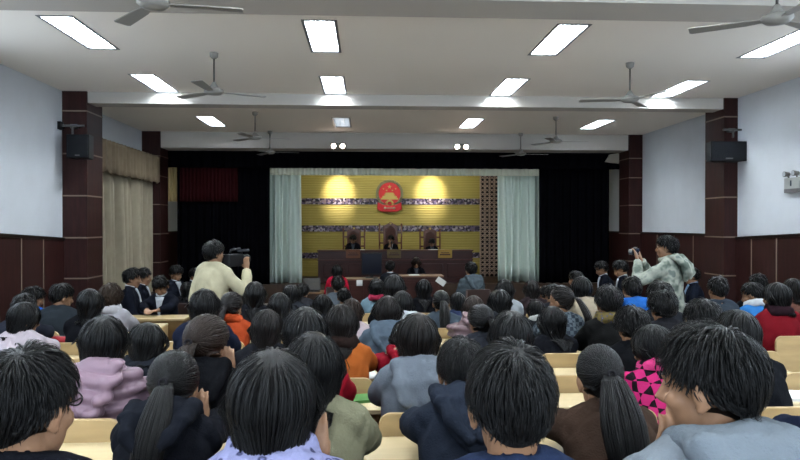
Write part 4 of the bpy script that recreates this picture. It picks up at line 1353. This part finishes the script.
for l in AUD.strip().split('\n'):
    f, op = parse(l)
    px, pt, wd, row = float(f[1]), float(f[2]), float(f[3]), int(f[4])
    Y = ROW[row]
    fz = floor_z(Y)
    yb = Y - .12 + float(op.get('dy', 0))
    basis = .97 if f[5] == 'm' else .92
    best = None
    for a_ in ([int(op['lean'])] if 'lean' in op else LEANS):
        hy = yb + joints(a_, 0, 4, 'desk')['HC'].y * .93
        p = at(px, pt, hy)
        s = (p.z - fz) / TOPS[a_]
        if best is None or abs(s - basis) < best[0]: best = (abs(s - basis), a_, s, p, hy)
    _, lean, s, p, hy = best
    s = max(.84, min(1.06, s))
    st, hc = f[6].split()
    g = f[7].split()
    hs = max(.98, min(1.16, wd * hy / 660 / (NOM[st] * s)))
    near = 2 if row <= 2 else (1 if row <= 5 else 0)
    arms = op.get('arms', 'desk')
    if ',' in arms: arms = tuple(arms.split(','))
    sc_ = op.get('scarf')
    x = p.x
    o, J = figure((x, yb, fz), R(float(op.get('rz', 0))), s, f[9], G, lean=lean, yaw=int(op.get('yaw', 0)), arms=arms, style=st, seed=int(op.get('seed', hash_i := sum(map(ord, f[0])) % 3)),
                  col=hc, kind=g[0], color=g[1], ckind=op.get('ckind', g[2] if len(g) > 2 else 'plain'), near=near, dk=round(.745 / s, 2),
                  hood=op.get('hood') or None, fur=op.get('fur'), scarf=tuple(sc_.split(':')) if sc_ else None, hs=hs, trs=len(people), glasses='glasses' in op)
    people[f[0]] = (o, J, s)
    seat_x[row].append((x, yb, f[9], s, f[0]))

# ------------------------------------------------------------- standing camera crew
def free_figure(pid, px, ptop, Y, rz, label, group, stand=False, scale=None, fz=None, **kw):
    fz = floor_z(Y) if fz is None else fz
    p = at(px, ptop, Y)
    lean = kw.get('lean', 6)
    J0 = joints(lean, 0, 4, 'desk', stand)
    tz = J0['HC'].z + .148
    s = scale or (p.z - fz) / tz
    off = Matrix.Rotation(rz, 3, 'Z') @ Vector((0, J0['HC'].y * s, 0))
    o, J = figure((p.x - off.x, p.y - off.y, fz), rz, s, label, group, stand=stand, **kw)
    people[pid] = (o, J, s)
    return o, J, s
o, J, s = free_figure('S1', 214, 239.5, 6.55, R(-24), 'cameraman in cream jacket standing with camcorder on right shoulder', 'standing camera crew', stand=True, lean=2, yaw=-20, pitch=0,
                      arms=('camcorder', 'down'), style='short', kind='coat', color='#d8cfae', near=1, trs=1)
Mo = Matrix.Translation(o.location) @ Matrix.Rotation(R(-24), 4, 'Z') @ Matrix.Scale(s, 4)
hp = Mo @ (J['WR'] + J['HR'] * .07 + Vector((-.055, .02, 0)))
t = thing('camcorder', 'black shoulder camcorder held up by the cameraman in cream', 'video camera', hp + Vector((-.05, .0, .02)), R(-24))
MB().box(-.05, .04, -.20, .05, -.055, .07).build('camera_body', M_blk, t, bevel=.012)
MB().tube([(0, .05, .01), (0, .10, .01), (0, .115, .01), (0, .155, .01)], [.036, .036, .047, .05], 18, (0, 0, 1)).build('lens', M_blk, t, smooth=True)
MB().tube([(0, -.14, .07), (0, -.12, .11), (0, .03, .12), (0, .06, .07)], .011, 8, (1, 0, 0)).build('top_handle', M_blk, t, smooth=True)
MB().box(-.10, -.05, -.10, -.0, .02, .065).tube([(-.075, -.09, .043), (-.075, -.15, .043)], [.022, .028], 12, (0, 0, 1)).build('viewfinder', M_blk, t, bevel=.004)
MB().tube([(.025, -.04, .10), (.025, .15, .10)], .013, 10, (0, 0, 1)).build('microphone', mat('grey_foam', '#3a3d42', .9), t, smooth=True)
o, J, s = free_figure('I7', 667, 234, 6.70, R(52), 'photographer in camouflage grey hoodie standing with raised camera', 'standing camera crew', stand=True, lean=2, yaw=6, pitch=0,
                      arms='photo', style='short', kind='hoodie', color='#a3a99d', ckind='camo', hood='#a3a99d', near=1)
Mo = Matrix.Translation(o.location) @ Matrix.Rotation(R(52), 4, 'Z') @ Matrix.Scale(s, 4)
mid = (J['WR'] + J['HR'] * .09 + J['WL'] + J['HL'] * .09) / 2
cp = Mo @ (mid + Vector((0, .015, .0)))
t = thing('photo_camera', 'small silver and black camera held by the standing photographer', 'camera', cp, R(52))
MB().box(-.06, .06, -.02, .02, -.035, .04).build('camera_body', M_blk, t, bevel=.006)
MB().tube([(0, .02, 0), (0, .07, 0)], [.032, .029], 16, (0, 0, 1)).build('lens', M_steel, t, smooth=True)
MB().box(-.055, .055, -.024, -.02, -.028, .03).build('screen', mat('lit_blue_screen', '#31456a', .2), t)
MB().box(-.05, .02, -.012, .012, .04, .052).build('top_plate', M_steel, t)

# ------------------------------------------------------------- the court: parties, clerk, judges
GC = 'people of the court'
M_chairdk = mat('dark_court_chair', '#3a2620', .5)
def chair(x, y, z, rz, label, sc_=1.0):
    t = thing('court_chair', label, 'chair', (x, y, z), rz, 'plain chairs on the court floor')
    t.scale = (sc_,) * 3
    MB().box(-.21, .21, -.19, .23, .335, .36).build('seat', M_chairdk, t, bevel=.008)
    MB().box(-.20, .20, -.245, -.22, .55, .86).build('backrest', M_chairdk, t, bevel=.01)
    for sx_ in (-.19, .19):
        MB().tube([(sx_, .20, 0), (sx_, .20, .34)], .018, 8).build('leg', M_chairdk, t, smooth=True)
        MB().tube([(sx_, -.21, 0), (sx_, -.21, .40), (sx_, -.235, .84)], .018, 8).build('leg', M_chairdk, t, smooth=True)
def seated(pid, px, ptop, Y, rzdeg, label, chair_label, fz=FZ, **kw):
    o, J, s = free_figure(pid, px, ptop, Y, R(rzdeg), label, GC, fz=fz, **kw)
    if chair_label: chair(o.location.x, o.location.y, fz, R(rzdeg), chair_label, s)
    return o, J, s
K = dict(style='short', kind='suit', color='#171a24', shirt='#d8dce2', arms='lap')
seated('D1', 132, 267, 8.75, -75, 'man in navy suit in profile, front one of the left pair', 'chair of the front profile man on the left', fz=floor_z(8.75), yaw=-0, near=0, lean=6, **K)
seated('D2', 143, 267, 9.55, -75, 'man in navy suit in profile, back one of the left pair', 'chair of the back profile man on the left', yaw=-0, lean=6, near=0, **K)
seated('D3', 161, 274, 8.12, 172, 'man in dark suit bent over the left desk, hands together', 'chair of the man bent over the left desk', fz=floor_z(8.4), lean=16, pitch=30, near=0, **{**K, 'arms': 'desk', 'dk': .84})
seated('D4', 176, 264, 10.3, -120, 'dark haired suited man behind the man bent over, left', 'chair of the suited man behind the man bent over', lean=6, pitch=20, near=0, **K)
seated('D5', 187, 281, 9.5, 0, 'dark bob seen from behind at the end of the left desk', 'chair of the dark bob at the left desk', lean=6, near=0, style='bob', kind='coat', color='#1a1a1e', arms='lap')
seated('D6', 195, 267, 11.0, -100, 'suited person writing, half hidden by the cameraman in cream', 'chair of the suited writer', lean=16, pitch=20, near=0, **K)
seated('I1', 602, 260, 11.0, 78, 'suited man farther along the right desk, looking down', 'chair of the farther suited man at right', lean=16, pitch=20, near=0, **K)
seated('I2', 621, 259, 10.1, 72, 'suited man nearer along the right desk, looking down', 'chair of the nearer suited man at right', lean=16, pitch=20, near=0, **K)
seated('H7', 576, 270, 9.3, 50, 'man with white collar in profile at near end of right desk', 'chair of the man with white collar', lean=6, near=0, **{**K, 'color': '#c9ccd0'})
seated('J1', 692, 266, 9.4, 72, 'guard in dark uniform with pale blue collar, right wall', 'chair of the guard by the right wall', lean=6, near=0, **{**K, 'color': '#1a1f2c', 'shirt': '#8fa6c4'})
seated('E10r', 337, 264, 12.0, 0, 'woman in bright red jacket facing the judges bench', 'chair of the woman in bright red', lean=6, near=0, style='bob', kind='jacket', color='#c81e3c', arms='lap')
seated('F0', 390, 260, 12.2, 0, 'dark haired man with pale collar facing the monitor desk', 'chair of the man facing the monitor', lean=6, near=0, style='short', kind='suit', color='#14161d', shirt='#d8dce2', arms='lap')
seated('G1', 471, 261, 10.6, 12, 'man in grey hooded jacket sitting apart below the bench', 'chair of the man in grey hooded jacket', lean=6, near=0, style='short', kind='padded', color='#4c565c', hood='#4c565c', arms='lap')
seated('F1', 416, 256.5, 14.35, 180, 'clerk with reddish brown hair in black, facing the audience', 'chair of the clerk in black', lean=6, near=1, style='bob', col='b', kind='suit', color='#0e0f14', shirt='#54575e', arms='desk')
KJ = dict(style='short', kind='suit', color='#101117', near=1, fz=SZ)
seated('J_l', 353, 234, 17.27, 180, 'left judge in black robe, head bowed behind the bench', None, lean=16, pitch=22, arms='lap', **{**KJ, 'shirt': '#5a5e66'})
seated('J_c', 391, 235, 17.27, 180, 'presiding judge in black robe speaking into a microphone', None, lean=6, pitch=4, arms=('mic', 'lap'), shirt='#c9ccd2', **KJ)
seated('J_r', 432, 238, 17.27, 180, 'right judge in black robe with dark hair, looking down', None, lean=16, pitch=22, arms='lap', **{**KJ, 'shirt': '#5a5e66'})
o, J, s = people['J_c']
mp_ = Matrix.Translation(o.location) @ Matrix.Rotation(PI, 4, 'Z') @ Matrix.Scale(s, 4) @ (J['WR'] + J['HR'] * .075 + Vector((-.03, .02, 0)))
t = thing('microphone', 'black hand microphone held by the presiding judge', 'microphone', mp_, PI)
MB().tube([(0, .01, -.09), (0, 0, .05)], .012, 10).build('handle', M_blk, t, smooth=True)
MB().ell((0, 0, .07), (.022, .022, .03), nu=12, nv=8).build('head_grille', mat('mic_grille', '#4a4d52', .4, metal=.6), t, smooth=True)

# ------------------------------------------------------------- seats and desks of the hall
M_ply = mat('pale_plywood', '#c9ab7a', .42, k=.55, var=.12, vscale=4, stretch=(1, 6, 6), coat=.1)
M_ply2 = mat('pale_desk_laminate', '#dcc79c', .38, k=.63, var=.06, vscale=4, stretch=(1, 8, 8), coat=.1)
M_iron = mat('dark_seat_iron', '#26282b', .5, metal=.5)
def rounded(x, z0, z1, r, n=6):
    pts = [(-x, z0), (x, z0)]
    for i in range(n + 1): a = i / n * PI / 2; pts.append((x - r + r * math.cos(a), z1 - r + r * math.sin(a)))
    for i in range(n + 1): a = PI / 2 + i / n * PI / 2; pts.append((-x + r + r * math.cos(a), z1 - r + r * math.sin(a)))
    return pts
def make_seat():
    t = thing('auditorium_seat', '', 'seat', group='pale wooden auditorium seats')
    MB().prism(rounded(.185, .47, .80, .05), 'y', -.011, .011, Matrix.Translation((0, 0, 0)) ).build('backrest', M_ply, t, bevel=.004)
    MB().box(-.18, .18, .03, .42, .30, .322).build('seat', M_ply, t, bevel=.006)
    for s_ in (-1, 1):
        MB().box(s_ * .155 - .015, s_ * .155 + .015, -.005, .035, 0, .52).box(s_ * .155 - .015, s_ * .155 + .015, .03, .40, .28, .30).build('side_iron', M_iron, t)
    return t
seat0 = make_seat(); first = True
def place_seat(x, y, z, label):
    global first
    if first: o = seat0; first = False; o.location = (x, y, z); o['label'] = label
    else: o = dup(seat0, (x, y, z), 0, label)
    return o
EMPTY = [(2, 1.26, 'empty pale seat in the second row, right of the brown coat'),
         (3, 1.05, 'empty pale seat beside the woman with glossy black bob'),
         (4, 1.08, 'empty pale seat with bare desk, ahead of the brown coat'),
         (4, 2.5, 'empty pale seat by right wall side, nearest of three'),
         (5, 2.62, 'empty pale seat by right wall side, middle of three'),
         (6, 2.98, 'empty pale seat by right wall side, farthest of three'),
         (7, -3.36, 'empty pale seat at the left edge under a red pencil case'),
         (8, -2.55, 'empty pale seat ahead of the curly brown hair'),
         (5, -1.75, 'empty pale seat left of the woman in navy coat'),
         (6, -1.62, 'empty pale seat left of the woman in orange jacket')]
for row, ls in seat_x.items():
    Y = ROW[row]; ys_ = Y - .21
    for (x, yb, lab, s, g0) in ls:
        if row == 1: continue
        short = lab.split(',')[0]
        place_seat(x, yb - (.225 if g0 == 'B1' else .203), floor_z(Y), 'pale wooden seat occupied by the ' + ' '.join(short.split()[:9]))
for row, x, lab in EMPTY:
    place_seat(x, ROW[row] - .32, floor_z(ROW[row]), lab)
DESKS = [(1, -1.3, 1.35), (2, -1.75, 2.15), (3, -1.75, 2.35), (4, -1.75, 2.75), (5, -2.0, 3.1), (6, -1.95, 3.3), (7, -1.2, 2.72), (8, -1.75, 2.75), (9, -1.2, 2.7),
         (5, -3.0, -2.12), (6, -3.6, -2.05), (7, -3.8, -2.1), (8, -4.1, -2.2), (6, 3.35, 3.9), (7, 3.38, 4.9), (8, 3.15, 4.9)]
onames = ['first', 'second', 'third', 'fourth', 'fifth', 'sixth', 'seventh', 'eighth', 'ninth', 'tenth']
desk_z = {}
for row, x0, x1 in DESKS:
    Y = ROW[row]; z = floor_z(Y)
    y0 = Y + .19
    side = 'centre block' if x0 < 1 and x1 > 0 else ('left block' if x1 < 0 else 'right block')
    t = thing('row_desk', 'long pale desk of the %s row of the audience, %s' % (onames[row - 1], side), 'desk', (x0, y0, z), 0, 'long pale desks')
    L = x1 - x0
    MB().box(0, L, 0, .27, .645, .67).build('desk_top', M_ply2, t, bevel=.005)
    MB().box(0, L, 0.245, .26, .30, .645).build('front_board', M_ply, t)
    for k in range(2):
        MB().box(k * (L - .03), k * (L - .03) + .03, .04, .245, 0, .645).build('end_panel', M_ply, t)
    desk_z[row] = z + .67
# things lying on the desks
def lay(name, x, row, dy, w_, d_, h_, m_, rz, lab, cat, cover=None):
    z = desk_z[row]
    t = MB().box(-w_ / 2, w_ / 2, -d_ / 2, d_ / 2, 0, h_).build(name, m_)
    t.location = (x, ROW[row] + .17 + dy, z); t.rotation_euler = (0, 0, R(rz))
    return tag(t, lab, cat, None)
lay('folder', -.04, 3, .20, .17, .13, .015, mat('green_folder', '#5c9a54', .4), 14, 'green folder on the desk between grey hoodie and red jacket', 'folder')
lay('paper_sheet', -.03, 4, .12, .21, .2, .004, M_paper, 8, 'white paper on the desk ahead of the green folder', 'paper')
lay('paper_sheet', -.10, 6, .18, .21, .28, .006, M_paper, -8, 'white papers before the brown haired woman in pale pink coat', 'paper')
lay('open_book', 3.52, 6, .15, .3, .21, .018, M_paper, 12, 'white open book on the desk beside the red jacket, right', 'book')
lay('open_book', 2.22, 3, .15, .26, .19, .016, M_paper, -15, 'white book on the desk at the right edge', 'book')
lay('notebook', -2.72, 5, .14, .2, .15, .015, mat('white_blue_notebook', '#c9ccd0', .5), 20, 'pale notebook on the left desk by the pale coat', 'notebook')
z = desk_z[6]
pc = MB().tube([(-.14, 0, .035), (-.11, 0, .036), (0, .01, .04), (.11, 0, .036), (.14, 0, .035)], [.012, .034, .04, .034, .012], 12, (0, 0, 1)).build('pencil_case', mat('red_cloth_case', '#b52a34', .6), smooth=True)
pc.location = (-2.62, ROW[6] + .31, z); tag(pc, 'red pencil case lying on the left desk', 'pencil case')
MB().box(-.10, .10, -.003, .003, .072, .078).build('zip', M_steel, pc)
lay('paper_sheet', 1.88, 5, .14, .26, .2, .006, M_paper, 5, 'white sheets on the desk left of the gold collar man', 'paper')
# the phone of the woman with curly hair
o, J, s = people['C6']
hp = Matrix.Translation(o.location) @ Matrix.Scale(s, 4) @ (J['WL'] + J['HL'] * .09 + Vector((.0, .035, .03)))
t = thing('mobile_phone', 'mobile phone with lit greenish screen held by the curly haired woman', 'phone', hp)
MB().box(-.035, .035, -.005, .005, -.06, .07).build('phone_case', M_blk, t, bevel=.004)
MB().box(-.03, .03, -.007, -.005, -.05, .06).build('screen', mat('lit_phone_screen', '#7fb59a', .2, emit=(.45, .8, .62), estr=.8), t)
